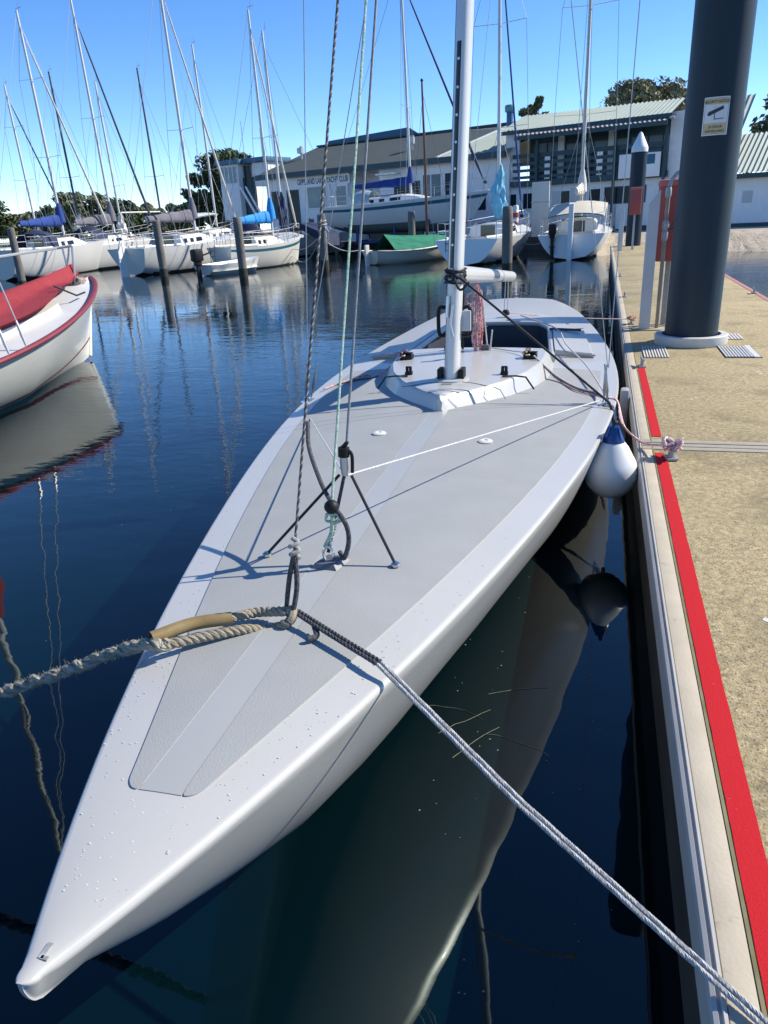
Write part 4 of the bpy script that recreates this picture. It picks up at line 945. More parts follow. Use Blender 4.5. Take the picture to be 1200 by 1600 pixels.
# running lines from the cuddy to both sides
rnd = random.Random(9)
for k in range(3):
    q = MB(); q.tube(spline([CT(4.9, .50, .03), DP(4.75, .66, .02 + k * .01), DP(4.42 + k * .05, .80, .012), DP(4.30 + k * .04, .92, .014), chR + Vector((-.02, .02, .03))], 8), .0055, 6); bpart('jib_sheet', q, (REDROPE, GREYROPE, WHITEROPE)[k])
    q = MB(); q.tube(spline([CT(4.92, -.50, .03), DP(4.85, -.68, .014), DP(4.75 + k * .08, -.80, .012), DP(4.62, -.95, .012), DP(4.45, -.99, .02)], 8), .0055, 6); bpart('jib_sheet', q, (GREYROPE, REDROPE, REDROPE)[k])
q = MB(); q.tube(spline([CT(5.3, .12, .02), CT(5.2, .3, .012), CT(5.02, .45, .03)], 5), .005, 6); q.tube(spline([BP(7.2, .25, .75), BP(6.6, .62, .70), BP(5.9, .72, .67), BP(5.0, .88, .66), chR + Vector((0, .05, .04))], 6), .006, 6); bpart('tail_line', q, mat('mauve_rope', (.42, .36, .37), .85, var=(90, .3, (.6, .57, .56))))
q = MB(); q.tube(spline([DP(6.9, .55, .05), DP(6.85, .85, .06)], 4), .012, 8); q.tube([DP(7.25, .88, .02), DP(6.9, .80, .06), DP(6.85, .60, .06)], .004, 6); bpart('spring_block_line', q, GREYROPE)
for y in (.35, -.35):
    q = MB(); a_ = 3.05 if y > 0 else 3.15; q.lathe([(.026, 0), (.036, .002), (.038, .008), (.03, .013), (.014, .013), (.012, .009), (.004, .009)], c=DP(a_, y if y > 0 else -.24, .001), n=22); bpart('deck_cap', q, mat('cream_plastic', (.66, .66, .60), .4))
for sd in (-1, 1): q = MB(); q.bar(DP(5.7, sd * .72, .045), DP(5.75, sd * .96, .02), .03, .012); bpart('jib_track', q, mat('track_grey', (.30, .30, .31), .5, .5))
# stemhead: a worn slot in the very tip
q = MB(); c_ = DP(.055, .004, .0005)
q.bar(c_ - AX * .013, c_ + AX * .013, .009, .003); q.bar(c_ - AX * .011, c_ - AX * .011 + LX * .012, .006, .003); bpart('stem_slot', q, mat('worn_metal', (.24, .25, .24), .6, .3, var=(60, .4, (.5, .5, .48))))
# dew left on the white rim of the fore deck
rnd = random.Random(21); q = MB()
ball_bm = bmesh.new(); bmesh.ops.create_icosphere(ball_bm, subdivisions=1, radius=1); bv_ = [v.co.copy() for v in ball_bm.verts]; bf_ = [[v.index for v in f.verts] for f in ball_bm.faces]; ball_bm.free()
for i in range(330):
    a = rnd.uniform(.12, 3.2) if rnd.random() < .55 else rnd.uniform(.15, 1.2); b = hb(a / BL); y = rnd.choice((-1, 1)) * rnd.uniform(b - .12, b - .014) if a > .42 else rnd.uniform(-b + .02, b - .02)
    r = rnd.uniform(.0006, .0022); c_ = DP(a, y, r * .05); ex = rnd.uniform(1, 2.2)
    q.add([c_ + Vector((v.x * r * ex, v.y * r, v.z * r * .30)) for v in bv_], bf_)
DEW = mat('dew', (.60, .61, .61), .03, coat=1.0)
tag(bpart('dew_drops', q, DEW), kind='stuff')

# ================================================================== MOORING LINES
lk = PZ(455, 958, .725); NOD = lk
# headsail halyard brought down to the mooring loop
hal = thing('bow_halyard', tuple(lk), 0, 'dark speckled braided halyard rising from a knotted loop on the bow mooring', 'rope')
k1 = PY(460, 862, lk.y + .02); top = through(k1, 528, 0, 8.6, 8.6)
q = MB(); pts = [k1, k1.lerp(top, .25)]
k4 = k1 + (top - k1).normalized() * 4.4
q.helix([k1, k1.lerp(k4, .5), k4], .0019, .0025, 3, .024, 5, per=6, ms=[0, 0, 1]); q.tube([k4, top], .004, 6); q.build('braid', [GREYROPE, mat('pale_fleck', (.26, .26, .25), .85)], hal, world=True)
q = MB(); q.tube(spline([k1, PY(452, 905, lk.y + .01), lk + Vector((-.012, 0, .01)), lk + Vector((.006, -.01, .0)), PY(464, 915, lk.y + .01), k1], 6), .0075, 8); q.build('loop', GREYROPE, hal, world=True)
q = MB(); q.tube(spline([k1 + Vector((.013 * math.cos(k * 2.1), .013 * math.sin(k * 2.1), -.02 + .008 * k)) for k in range(8)], 5), .0065, 8); q.build('knot', mat('grey_knot', (.24, .23, .21), .9, var=(80, .4, (.42, .41, .38))), hal, world=True)
# thick laid rope with a chafe hose going off to the left
thick = thing('laid_mooring_rope', tuple(lk), 0, 'thick old three strand mooring rope with a yellowed hose, going off left', 'rope')
ye = lk.y
A1 = PY(447, 955, ye - .01); A2 = PZ(355, 968, .735); A3 = PZ(232, 1000, .74); A4 = PY(0, 1083, A3.y - .05); A5 = PY(-260, 1170, A3.y - .12)
B1 = PY(452, 972, ye - .03); B2 = PZ(370, 985, .712); B3 = PZ(240, 1012, .725)
RM = A3
q = MB(); q.helix(spline([A1, PY(400, 957, ye - .01), A2], 6), .0075, .0078, 3, .055, 7, per=12); q.helix(spline([B1, PY(420, 984, ye - .035), B2, B3], 6), .0075, .0078, 3, .055, 7, per=12)
q.tube(spline([A1, lk + Vector((.006, 0, .012)), lk + Vector((.012, -.02, .0)), B1], 6), .013, 8); q.build('eye', HEMP, thick, world=True)
q = MB(); hs_ = spline([PZ(362, 966, .737), PZ(300, 975, .745), A3 + Vector((.01, 0, .006))], 6); q.tube(hs_, .0185, 14, caps=False); q.tube(hs_, .0150, 14, caps=False); q.build('chafe_hose', HOSE, thick, world=True)
q = MB(); rnj = random.Random(6); sp_ = spline([(A3 + B3) / 2 + Vector((.05, 0, 0)), (A3 + B3) / 2, PY(190, 1016, A3.y), PY(110, 1046, A3.y - .02), A4, A5], 8); sp_ = [p_ + Vector((0, rnj.uniform(-.003, .003), rnj.uniform(-.003, .003))) for p_ in sp_]
for k_ in range(4):
    off_ = [p_ + Vector((0, rnj.uniform(-.004, .004), rnj.uniform(-.004, .004))) for p_ in sp_]; ph_ = rnj.random() * 6
    q.helix(off_, lambda t: .0085 + .003 * math.sin(t * 37 + ph_) + .002 * math.sin(t * 91 + ph_), .0078, 2, rnj.choice((.06, .085, .11)), 6, per=10)
q.build('splice', MOSSROPE, thick, world=True)
rnd = random.Random(4); q = MB(); path = resample(spline([(A3 + B3) / 2, PY(190, 1016, A3.y), PY(110, 1046, A3.y - .02), A4, A5], 10), .004)
for p in path:
    for k in range(9):
        d = Vector((rnd.gauss(0, 1), rnd.gauss(0, 1), rnd.gauss(0, 1))).normalized(); L_ = rnd.uniform(.003, .012) + (.016 if rnd.random() < .04 else 0); b_ = p + d * .013; s_2 = d.orthogonal().normalized() * .0011
        e_ = b_ + d * L_ + Vector((rnd.uniform(-.006, .006), 0, rnd.uniform(-.006, .006)))
        q.add([b_ - s_2, b_ + s_2, e_], [(0, 1, 2)])
tag(q.build('frayed_fibres', MOSSROPE, thick, world=True, smooth=False), kind='stuff')
# double white line from the loop over the gunwale to the pontoon
bl = thing('bow_line', tuple(lk), 0, 'pale grey doubled bow line stretched from the foredeck loop down to the pontoon corner', 'rope')
g1 = PZ(590, 1045, .70) + Vector((0, 0, .014)); e1 = PZ(1105, 1524, PZT + .02); e2 = PZ(1215, 1625, PZT + .012)
for o_, r_, nm in ((Vector((0, 0, 0)), .0062, 'strand'), (Vector((.009, .006, .003)), .0058, 'strand')):
    q = MB(); mid_ = lk.lerp(g1, .5) + Vector((0, 0, .004)); pth = spline([lk + o_ + Vector((.01, 0, .004)), mid_ + o_, g1 + o_], 6)
    q.helix(pth, .0030, r_ * .62, 3, .04, 6, per=8); q.build('dark_strand', GREYROPE, bl, world=True)
    q = MB(); q.helix([g1 + o_, g1.lerp(e1, .5) + o_ - Vector((0, 0, .02)), e1 + o_, e2 + o_], .0022, r_ * .60, 4, .028, 5, per=6); q.build(nm, mat('silver_grey_braid', (.50, .49, .47), .85, var=(110, .35, (.26, .26, .25))), bl, world=True)
q = MB(); q.tube(spline([lk.lerp(g1, .25) + Vector((.01, 0, .0)), lk.lerp(g1, .28) + Vector((.02, -.03, -.01)), lk.lerp(g1, .22) + Vector((.02, -.06, -.012))], 6), .0085, 8); q.build('tail', GREYROPE, bl, world=True)
# pink and red lines over to the cleat
pk = thing('pink_spring_line', (.43, 4.06, PZT), 0, 'pink and red spring lines from the shroud to a heaped knot on the pontoon cleat', 'rope')
hp = Vector((.425, 4.06, PZT + .07)); rnd = random.Random(12)
for k in range(3):
    q = MB(); q.tube(spline([chR + Vector((.0, .03, .03)), chR + Vector((.07, .0 + k * .02, .01)), Vector((.17 + .012 * k, 4.5 - .03 * k, .53 - .01 * k)), Vector((.28 + .01 * k, 4.25, PZT + .03)), hp + Vector((-.04, .02, 0))], 8), .0048, 6); q.build('line', (REDROPE, mat('pink_rope', (.62, .42, .40), .85, var=(80, .3, (.72, .6, .57))), MATS['pink_rope'])[k], pk, world=True)
q = MB(); q.tube(spline([hp + Vector((rnd.uniform(-.05, .05), rnd.uniform(-.05, .05), rnd.uniform(-.025, .045))) for i in range(26)], 5), .0065, 7); q.build('heap', REDROPE, pk, world=True)
q = MB(); q.tube(spline([hp + Vector((rnd.uniform(-.045, .055), rnd.uniform(-.05, .05), rnd.uniform(-.02, .05))) for i in range(18)], 5), .0065, 7); q.build('heap', MATS['pink_rope'], pk, world=True)
st_ = thing('stern_line', (.375, 9.15, PZT), 0, 'pale pink stern line from the yacht to a far cleat', 'rope')
s0 = DP(8.0, .06, .05); s1 = Vector((.375, 9.15, PZT + .06))
q = MB(); q.tube(sagline(s0, s1, .02), .006, 6); q.build('line', MATS['pink_rope'], st_, world=True)
q = MB(); q.tube(spline([s1 + Vector((rnd.uniform(-.06, .06), rnd.uniform(-.08, .08), rnd.uniform(-.02, .04))) for i in range(16)], 5), .007, 6); q.build('knot', mat('rusty_rope', (.5, .27, .18), .9), st_, world=True)
# fender squeezed between hull and pontoon
fc = PY(955, 738, 3.98); FRr = .143
fd = thing('ball_fender', (fc.x, fc.y, fc.z - FRr), 0, 'white pear shaped fender with a blue top hanging between the yacht and the pontoon', 'fender')
q = MB(); prof = []
for k in range(15):
    an = -math.pi / 2 + k / 14 * (math.pi / 2 + .55); prof.append((max(.002, FRr * math.cos(an)), FRr + FRr * math.sin(an)))
prof += [(.082, FRr + .148), (.058, FRr + .178)]
q.lathe(prof, n=40); q.build('body', mat('white_vinyl', (.72, .73, .72), .32, var=(6, .5, (.62, .63, .61)), dirt=(14, .68, (.42, .42, .38))), fd)
q = MB(); q.lathe([(.0585, FRr + .177), (.059, FRr + .183), (.042, FRr + .222), (.031, FRr + .250), (.026, FRr + .262), (.004, FRr + .264)], n=32)
for k in range(8): an = k * math.pi / 4; q.bar((.056 * math.cos(an), .056 * math.sin(an), FRr + .186), (.03 * math.cos(an), .03 * math.sin(an), FRr + .262), .006, .006)
q.build('blue_top', mat('blue_vinyl', (.006, .05, .19), .35), fd)
q = MB(); t0 = Vector((fc.x, fc.y, fc.z + .262 - FRr + FRr)); q.tube(spline([Vector((fc.x - .01, fc.y, fc.z + .255)), Vector((fc.x + .012, fc.y + .01, fc.z + .285)), chR + Vector((.06, -.16, -.12)), chR + Vector((.03, -.08, .0))], 6), .0065, 8); q.build('lanyard', BLKROPE, fd, world=True)
db = thing('dock_bumper', (PX0 - .035, 5.55, .0), 0, 'upright grey rubber bumper strip on the pontoon edge behind the fender', 'bumper')
q = MB(); q.bbox(-.03, .03, -.06, .06, .13, .50, .02); q.build('strip', mat('grey_rubber', (.40, .41, .42), .5, var=(6, .5, (.3, .31, .32))), db)

# ================================================================== RED COVERED DAY BOAT AT THE LEFT
def hull_mesh(L, B, fb, draft, tw, rake=.10, srake=.04, stations_=22, full=.34, rows_=None, entry=.62, stripe=None, plumb=False):
    """local: y forward from stern (0) to stem (L), z=0 waterline. returns MB, halfbreadth fn, sheer fn, stem fn"""
    fbow, fmid, fst_ = fb
    def sheer(t): return fst_ * (1 - t) * (1 - 2 * t) * 1. + 4 * fmid * t * (1 - t) + fbow * t * (2 * t - 1)
    def hbf(t):
        m_ = .42
        if t < m_: k = t / m_; return B / 2 * (tw + (1 - tw) * math.sin(k * math.pi / 2))
        k = (t - m_) / (1 - m_); return B / 2 * max(.012, (1 - k ** 2.1) ** (entry + .18))
    rows_ = rows_ or [0, .06, .14, .25, .36, .46, .56, .66, .76, .85, .92, 1]
    rings = []
    for i in range(stations_ + 1):
        t = i / stations_; zg = sheer(t); b = hbf(t)
        if t > .72: zk = -draft + (draft + .05) * ((t - .72) / .28) ** 2.2
        elif t < .3: zk = -draft + (draft + .02) * ((.3 - t) / .3) ** 1.6
        else: zk = -draft
        e = full + (.5 * ((t - .6) / .4) if t > .6 else 0)
        half = []
        for r in rows_:
            z = zk + (zg - zk) * r; x = b * (r ** e) if r > 0 else 0
            yy = t * L + (rake * L * (r - .25) * max(0, (t - .55) / .45) ** 2) - srake * L * (1 - r) * -1 * max(0, (.3 - t) / .3) ** 2
            half.append((x, yy, z))
        rings.append([Vector((-x, y, z)) for x, y, z in half[::-1]] + [Vector((x, y, z)) for x, y, z in half[1:]])
    q = MB(); nr = len(rows_)
    def mrow(i, j):
        k = j if j < nr - 1 else 2 * (nr - 1) - 1 - j; k = nr - 2 - k if j < nr - 1 else nr - 2 - k
        k = (nr - 2 - j) if j < nr - 1 else (j - (nr - 1))
        zavg = (rings[i][j].z + rings[i + 1][j].z) / 2
        return stripe(k, zavg) if stripe else 0
    q.loft(rings, False, False, 0, mrow)
    r0 = rings[0]; q.add(r0, [tuple(range(len(r0)))])
    return q, hbf, sheer, rings
TEALS = mat('teal_stripe', (.03, .14, .21), .35); NAVY = mat('navy_canvas', (.012, .02, .055), .8, var=(4, .6, (.02, .035, .09))); BLUEC = mat('royal_blue_canvas', (.008, .035, .20), .8, var=(3, .6, (.015, .06, .27)))
BRBLUE = mat('bright_blue_canvas', (.01, .22, .62), .75, var=(4, .6, (.02, .32, .75))); GREYC = mat('grey_purple_canvas', (.12, .12, .15), .85, var=(3, .6, (.19, .18, .21))); REDC = mat('red_canvas', (.235, .018, .026), .85, var=(5, .6, (.30, .028, .036)), bump=(14, .4, .02))
GREENC = mat('green_canvas', (.006, .15, .085), .8, var=(4, .6, (.012, .21, .12)), bump=(12, .5, .02)); CREAMC = mat('cream_canvas', (.60, .56, .46), .85, var=(3, .5, (.5, .46, .38)))
PALEBL = mat('pale_blue_sailcloth', (.12, .42, .58), .8, var=(6, .6, (.25, .58, .70))); WHITEC = mat('white_sailcloth', (.70, .68, .62), .8, var=(6, .5, (.5, .48, .43)))
ANTIF = mat('dark_antifouling', (.02, .03, .035), .7); RAIL = mat('rail_steel', (.50, .51, .52), .5, .6); MASTM = mat('grey_mast', (.62, .62, .61), .45, .15); MASTD = mat('dark_mast', (.07, .08, .09), .5, .3)
BROWN = mat('varnished_spar', (.16, .06, .025), .4, var=(3, .6, (.10, .04, .02))); WIREM = mat('wire', (.20, .22, .25), .5, .5); DARKW = mat('cabin_window', (.015, .022, .03), .12)
DECKG = mat('pale_deck_paint', (.60, .62, .62), .6, var=(3, .5, (.52, .54, .54)))
HULLW = mat('bright_white_hull', (.76, .76, .74), .3, var=(1.4, .5, (.70, .70, .67)), dirt=(5, .72, (.5, .49, .44)))
HULLC = mat('ivory_hull', (.72, .70, .62), .35, var=(1.4, .5, (.66, .64, .56)), dirt=(4, .70, (.46, .43, .36)))

def rib(q, pts, r=.014): q.tube(pts, r, 6)
def sailboat(name, loc, head, L, B, fb, label, cat='sailboat', group='yachts moored in the harbour', hullm=HULLW, stripe_m=None, stripe_band=(.80, .9), tw=.84, draft=.22,
             cab=(.36, .70, .42, .60), mast_t=.58, mast_h=10., mast_r=.064, mast_m=MASTM, spread=(.5,), boom=None, furl=None, boot=None, windows=3, outboard=None, ladder=False, rudder=False,
             cockpit=(.05, .35), open_t=False, hood=None, bimini=None, bundle=None, rails=True, rake=.10, z0=0., backstay=True, wire_r=.009, lift=0., srake=.04, cov_tilt=0., bow_sag=.2, spw=.55, rud_top=.35):
    t = thing(name, (loc[0], loc[1], z0), -math.radians(head), label, cat, group)
    mlist = [hullm, stripe_m or hullm, boot or ANTIF]
    def st(k, z):
        if z < .035: return 2
        if stripe_m and k in (8, 9): return 1
        return 0
    rows_ = [0, .10, .18, .24, .34, .46, .58, .70, .78, stripe_band[0] + .03, stripe_band[1] + .02, 1]
    rows_ = [0, .10, .18, .24, .34, .46, .58, .70, stripe_band[0], (stripe_band[0] + stripe_band[1]) / 2, stripe_band[1], 1]
    q, hbf, sheer, rings = hull_mesh(L, B, fb, draft, tw, rake, srake=srake, rows_=rows_, stripe=st)
    hullo = q.build('hull', mlist, t)
    # deck with an open cockpit
    q = MB(); N = 28; rws = []; ts = sorted(set([i / N for i in range(N + 1)] + list(cockpit)))
    c0, c1 = cockpit
    for tt in ts:
        b = hbf(tt) * .985; c_ = min(b * .62, B * .30); ys = [-b, -(b + c_) / 2, -c_, -c_ / 2, 0, c_ / 2, c_, (b + c_) / 2, b]; z = sheer(tt)
        ybow = tt * L + rake * L * .75 * max(0, (tt - .55) / .45) ** 2
        rws.append([Vector((x, ybow, z - .03 + .05 * (1 - (x / b) ** 2) + (-.0))) for x in ys])
    k0 = len(q.v); q.v += [tuple(p) for r in rws for p in r]
    for i in range(len(ts) - 1):
        tm = (ts[i] + ts[i + 1]) / 2
        for j in range(8):
            if c0 < tm < c1 and 2 <= j < 6: continue
            q.f.append((k0 + i * 9 + j, k0 + i * 9 + j + 1, k0 + (i + 1) * 9 + j + 1, k0 + (i + 1) * 9 + j)); q.mi.append(0)
    q.build('deck', DECKG, t)
    q = MB(); tl = [tt for tt in ts if c0 - 1e-6 <= tt <= c1 + 1e-6]; zf = fb[1] * .35
    def wl(tt, s): b = hbf(tt) * .985; return Vector((s * min(b * .62, B * .30), tt * L, sheer(tt) - .005))
    tp = [wl(tt, -1) for tt in tl] + [wl(tt, 1) for tt in tl[::-1]]; bt = [Vector((p.x * .85, p.y, zf)) for p in tp]
    q.loft([tp, bt], True, False); q.add(bt, [tuple(range(len(bt)))])
    q.build('cockpit', GELB if hullm is not None else GELB, t)
    q = MB(); rib(q, [wl(tt, -1) + Vector((-.03, 0, .06)) for tt in tl], .045); rib(q, [wl(tt, 1) + Vector((.03, 0, .06)) for tt in tl], .045); q.build('coaming', hullm, t)
    ctop = 0
    if cab:
        a0, a1, ch, cwf = cab; q = MB(); rgs = []
        for k in range(13):
            u = k / 12; tt = a0 + (a1 - a0) * u; w = min(hbf(tt) * cwf * 1.35, B / 2 * cwf) * (1 - .12 * u); h = ch * (1 if u < .55 else 1 - ((u - .55) / .45) ** 1.6 * .92) ; zb = sheer(tt) - .02
            rgs.append([Vector((-w, tt * L, zb)), Vector((-w * .90, tt * L, zb + h * .82)), Vector((-w * .80, tt * L, zb + h)), Vector((-w * .4, tt * L, zb + h * 1.09)), Vector((0, tt * L, zb + h * 1.12)), Vector((w * .4, tt * L, zb + h * 1.09)), Vector((w * .80, tt * L, zb + h)), Vector((w * .90, tt * L, zb + h * .82)), Vector((w, tt * L, zb))])
        q.loft(rgs, False, False); q.add(rgs[0], [tuple(range(9))]); q.add(rgs[-1], [tuple(range(9))[::-1]]); cb = q.build('cabin', hullm, t, angle=30)
        ctop = rgs[3][4].z
        for s in (0, 8):
            o = 1 if s == 0 else 7; sg = -1 if s == 0 else 1
            for w_ in range(windows):
                k = 1 + w_ * 2; q = MB(); pa = rgs[k]; pb_ = rgs[k + 1] if w_ < windows - 1 or windows < 3 else rgs[k + 2]
                def on(p, f): return p[s].lerp(p[o], f) + Vector((sg * .008, 0, .0))
                q.add([on(pa, .30), on(pb_, .30), on(pb_, .82), on(pa, .82)], [(0, 1, 2, 3)]); q.build('window', DARKW, cb, smooth=False)
        q = MB(); b0 = rgs[0]; q.box2(-.28, .28, b0[0].y - .02, b0[0].y + .004, b0[0].z + .02, b0[4].z - .06); q.build('companionway', DARKW, cb, smooth=False)
        q = MB(); p_ = rgs[7][4]; q.bbox(-.25, .25, p_.y - .25, p_.y + .25, p_.z - .03, p_.z + .05, .02); q.build('hatch', DARKW, cb)
        for i_, o_ in ((2, .04), (6, -.04)): q = MB(); rib(q, [r[i_] + Vector((o_, 0, .035)) for r in rgs[:9]], .018); q.build('grab_rail', BROWN, cb)
    mz0 = max(ctop - .05, sheer(mast_t)); my = mast_t * L
    stays = []
    if mast_h:
        q = MB(); q.tube([(0, my, mz0 - .05), (0, my - mast_h * .006, mz0 + mast_h * .5), (0, my - mast_h * .014, mast_h)], [mast_r, mast_r, mast_r * .75], 10); mo = q.build('mast', mast_m, t)
        q = MB(); rib(q, [(0, my, mast_h), (0, my + .02, mast_h + .35)], .008); rib(q, [(-.16, my, mast_h + .12), (.16, my, mast_h + .14)], .007); q.build('masthead_vane', WIREM, mo)
        tips = []
        for f in spread:
            z = mz0 + (mast_h - mz0) * f; w = B * .30 * spw / .55 * (1.15 - .4 * f); q = MB(); q.tube([(-w, my - .08, z + .03), (0, my, z), (w, my - .08, z + .03)], .022, 6, flat=.5); q.build('spreader', mast_m, mo); tips.append((w, z + .03))
        b = hbf(mast_t - .02) * .96; zc = sheer(mast_t)
        for s in (-1, 1):
            pts = [(s * b, my - .15, zc)] + [(s * w, my - .08, z) for w, z in tips] + [(0, my - mast_h * .013, mast_h * .96)]
            q = MB()
            for p0_, p1_ in zip(pts[:-1], pts[1:]): q.tube([p0_, p1_], wire_r, 5)
            q.tube([(s * b, my + .1, zc), (0, my, (tips[0][1] if tips else mast_h * .6))], wire_r, 5); q.build('shroud', WIREM, t)
        bowp = Vector((0, L * .985 + rake * L * .75, sheer(1) + .02)); hd_ = Vector((0, my - mast_h * .012, mast_h * .94))
        q = MB(); q.tube([bowp, hd_], wire_r, 5); fo = q.build('forestay', WIREM, t)
        if furl:
            q = MB(); n_ = 12; q.tube([bowp.lerp(hd_, .05 + .9 * k / n_) for k in range(n_ + 1)], [.03] + [furl[1] * (1 - .5 * k / n_) for k in range(1, n_)] + [.02], 8); q.build('furled_sail', furl[0], t)
            q = MB(); q.lathe([(.07, 0), (.09, .03), (.09, .1), (.05, .14)], c=bowp.lerp(hd_, .03), n=10); q.build('furling_drum', BLACK, t)
        if backstay:
            q = MB(); q.tube([(0, .05, sheer(0)), (0, my - mast_h * .014, mast_h)], wire_r, 5); q.build('backstay', WIREM, t)
        q = MB(); q.tube([(.02, my - .09, mz0 + .3), (.015, my - .1 - mast_h * .012, mast_h * .97)], wire_r * .8, 5); q.tube([(-.12, my + .05, mz0 - .1), (-.02, my - mast_h * .008, mast_h * .9)], wire_r * .8, 5); q.build('halyard', WIREM, t)
    if boom:
        cm, bl, bz, rr = boom; z = mz0 + bz; e = Vector((0, my - bl, z + cov_tilt)); s_ = Vector((0, my - .05, z))
        q = MB(); q.tube([s_, e], .045, 10); bo = q.build('boom', MASTM, t)
        if cm:
            q = MB(); rgs = []; nk = 14; rnd = random.Random(int(L * 100))
            for k in range(nk + 1):
                u = k / nk; c_ = s_.lerp(e, u * .97 + .01); sg_ = .07 * math.sin(u * 25); hgt = rr * (1.9 - 1.1 * u) * (1 + .04 * rnd.uniform(-1, 1)); wid = rr * (.9 - .3 * u) * (1 + .04 * rnd.uniform(-1, 1)); c_ = c_ - Vector((0, 0, rr * (.1 + sg_)))
                rgs.append([c_ + Vector((wid * math.cos(6.283 * j / 12) * (.7 + .3 * (math.sin(6.283 * j / 12) < 0)), 0, hgt * .55 + hgt * math.sin(6.283 * j / 12) * .85)) for j in range(12)])
            q.loft(rgs, True, True)
            col = [Vector((0, my, z + rr * .4)), Vector((0, my, z + rr * 3)), Vector((0, my, z + rr * 5.4))]; q.tube(col, [rr * 1.25, rr * 1.0, rr * .45], 12); q.build('sail_cover', cm, bo, angle=60)
            for u in (.2, .5, .8):
                q = MB(); c_ = s_.lerp(e, u) - Vector((0, 0, rr * .1)); h_ = rr * (1.9 - 1.1 * u); q.tube([c_ + Vector((rr * .92 * (1 - .32 * u) * math.cos(6.283 * j / 12) * (.7 + .3 * (math.sin(6.283 * j / 12) < 0)), 0, h_ * .55 + h_ * .86 * math.sin(6.283 * j / 12))) for j in range(13)], .010, 5); q.build('sail_tie', BLACK, bo)
        else:
            pass
    if bundle:
        bm_, bh_, br_ = bundle; rnd = random.Random(3); q = MB(); rgs = []
        for k in range(20):
            u = k / 19; r_ = br_ * (.40 + .70 * math.sin(math.pi * min(1, u * .9 + .12))) * (1 - .62 * max(0, u - .45)) * rnd.uniform(.85, 1.12); rgs.append([Vector((r_ * math.cos(6.283 * j / 18) * (1 + .22 * math.sin(j * 2.5 + u * 7) + rnd.uniform(-.1, .1)) + .05 * math.sin(u * 9), my + .02 + r_ * math.sin(6.283 * j / 18) * (1 + .22 * math.sin(j * 2.5 + u * 7)), mz0 + .15 + bh_ * u)) for j in range(18)])
        q.loft(rgs, True, True); q.build('lowered_sail', bm_, t, angle=60)
    if hood:
        q = MB(); y0 = (cab[0] - .07) * L; zc = sheer(cab[0]); w = B * .31; rgs = []
        for k in range(8):
            u = k / 7; y = y0 + .9 * u; h = .45 + hood[1] * math.sin(math.pi * min(1, .18 + u * .5)) * (1 - .55 * max(0, u - .55)); rgs.append([Vector((w * math.cos(math.pi * j / 10) * 1.02, y, zc + .05 + h * max(0, math.sin(math.pi * j / 10)) ** .45)) for j in range(11)])
        q.loft(rgs, False, False); q.build('spray_hood', hood[0], t)
    if bimini:
        bmt, bz_, ba, bb, tilt = bimini; q = MB(); w = B * .40; rgs = []
        for k in range(7):
            u = k / 6; rgs.append([Vector((w * (j / 8 * 2 - 1), (ba + (bb - ba) * u) * L, sheer(.2) + bz_ + .12 * (1 - (j / 8 * 2 - 1) ** 2) + .05 * math.sin(math.pi * u) + tilt * (u - 1))) for j in range(9)])
        q.loft(rgs, False, False); q.loft([[p - Vector((0, 0, .04)) for p in r] for r in rgs], False, False); q.build('bimini', bmt, t)
        q = MB()
        for s in (-1, 1):
            for yy in (ba + .01, bb - .01): rib(q, [(s * w * .98, (ba + bb) / 2 * L, sheer(.2)), (s * w * .98, yy * L, sheer(.2) + bz_)], .016)
        q.build('bimini_frame', RAIL, t)
    if rails:
        q = MB(); zb = sheer(1); bt_ = .93
        rib(q, [(-hbf(.86) * .95, .86 * L, sheer(.86)), (-hbf(.86) * .95, .86 * L, sheer(.86) + .55), (-hbf(.95) * .7, (.95 + rake * .5) * L, zb + .56), (0, L * (1 + rake * .75), zb + .58), (hbf(.95) * .7, (.95 + rake * .5) * L, zb + .56), (hbf(.86) * .95, .86 * L, sheer(.86) + .55), (hbf(.86) * .95, .86 * L, sheer(.86))]); rib(q, [(0, L * (1 + rake * .75), zb + .57), (0, L * (.985 + rake * .75), zb)]); q.build('pulpit', RAIL, t)
        b0 = hbf(.01) * .93; zs = sheer(0)
        for s in (-1, 1): q = MB(); rib(q, [(s * b0, .12 * L, zs), (s * b0, .12 * L, zs + .56), (s * b0, .015 * L, zs + .56), (s * b0, .015 * L, zs)]); rib(q, [(s * b0, .12 * L, zs + .3), (s * b0, .015 * L, zs + .3)], .010); rib(q, [(s * b0, .015 * L, zs + .56), (s * b0 * .35, .01 * L, zs + .56), (s * b0 * .35, .01 * L, zs)]); q.build('pushpit', RAIL, t)
        for s in (-1, 1):
            q = MB()
            for tt in (.25, .40, .55, .70): rib(q, [(s * hbf(tt) * .94, tt * L, sheer(tt)), (s * hbf(tt) * .94, tt * L, sheer(tt) + .55)], .011)
            for h in (.53, .28): rib(q, [(s * hbf(tt) * .94, tt * L, sheer(tt) + h) for tt in (.12, .25, .40, .55, .70, .86)], .006)
            q.build('guard_rail', RAIL, t)
    if outboard is not None:
        ox = outboard; q = MB(); zs = sheer(0); q.bbox(ox - .13, ox + .13, -.36, .02, zs + .0, zs + .38, .07); q.bbox(ox - .10, ox + .10, -.30, -.04, zs - .1, zs + .02, .03); ob = q.build('outboard_motor', BLACK, t)
        q = MB(); q.bbox(ox - .06, ox + .06, -.24, -.08, zs - .62, zs - .1, .02); q.bbox(ox - .09, ox + .09, -.34, -.04, zs - .40, zs - .36, .01); q.lathe([(.005, 0), (.06, .05), (.055, .2), (.02, .3)], c=(ox, -.16, zs - .82), n=10); q.build('leg', BLACK, ob)
        q = MB(); q.bbox(ox - .1, ox + .1, -.05, .05, zs - .25, zs + .02, .01); q.build('bracket', GALV, ob)
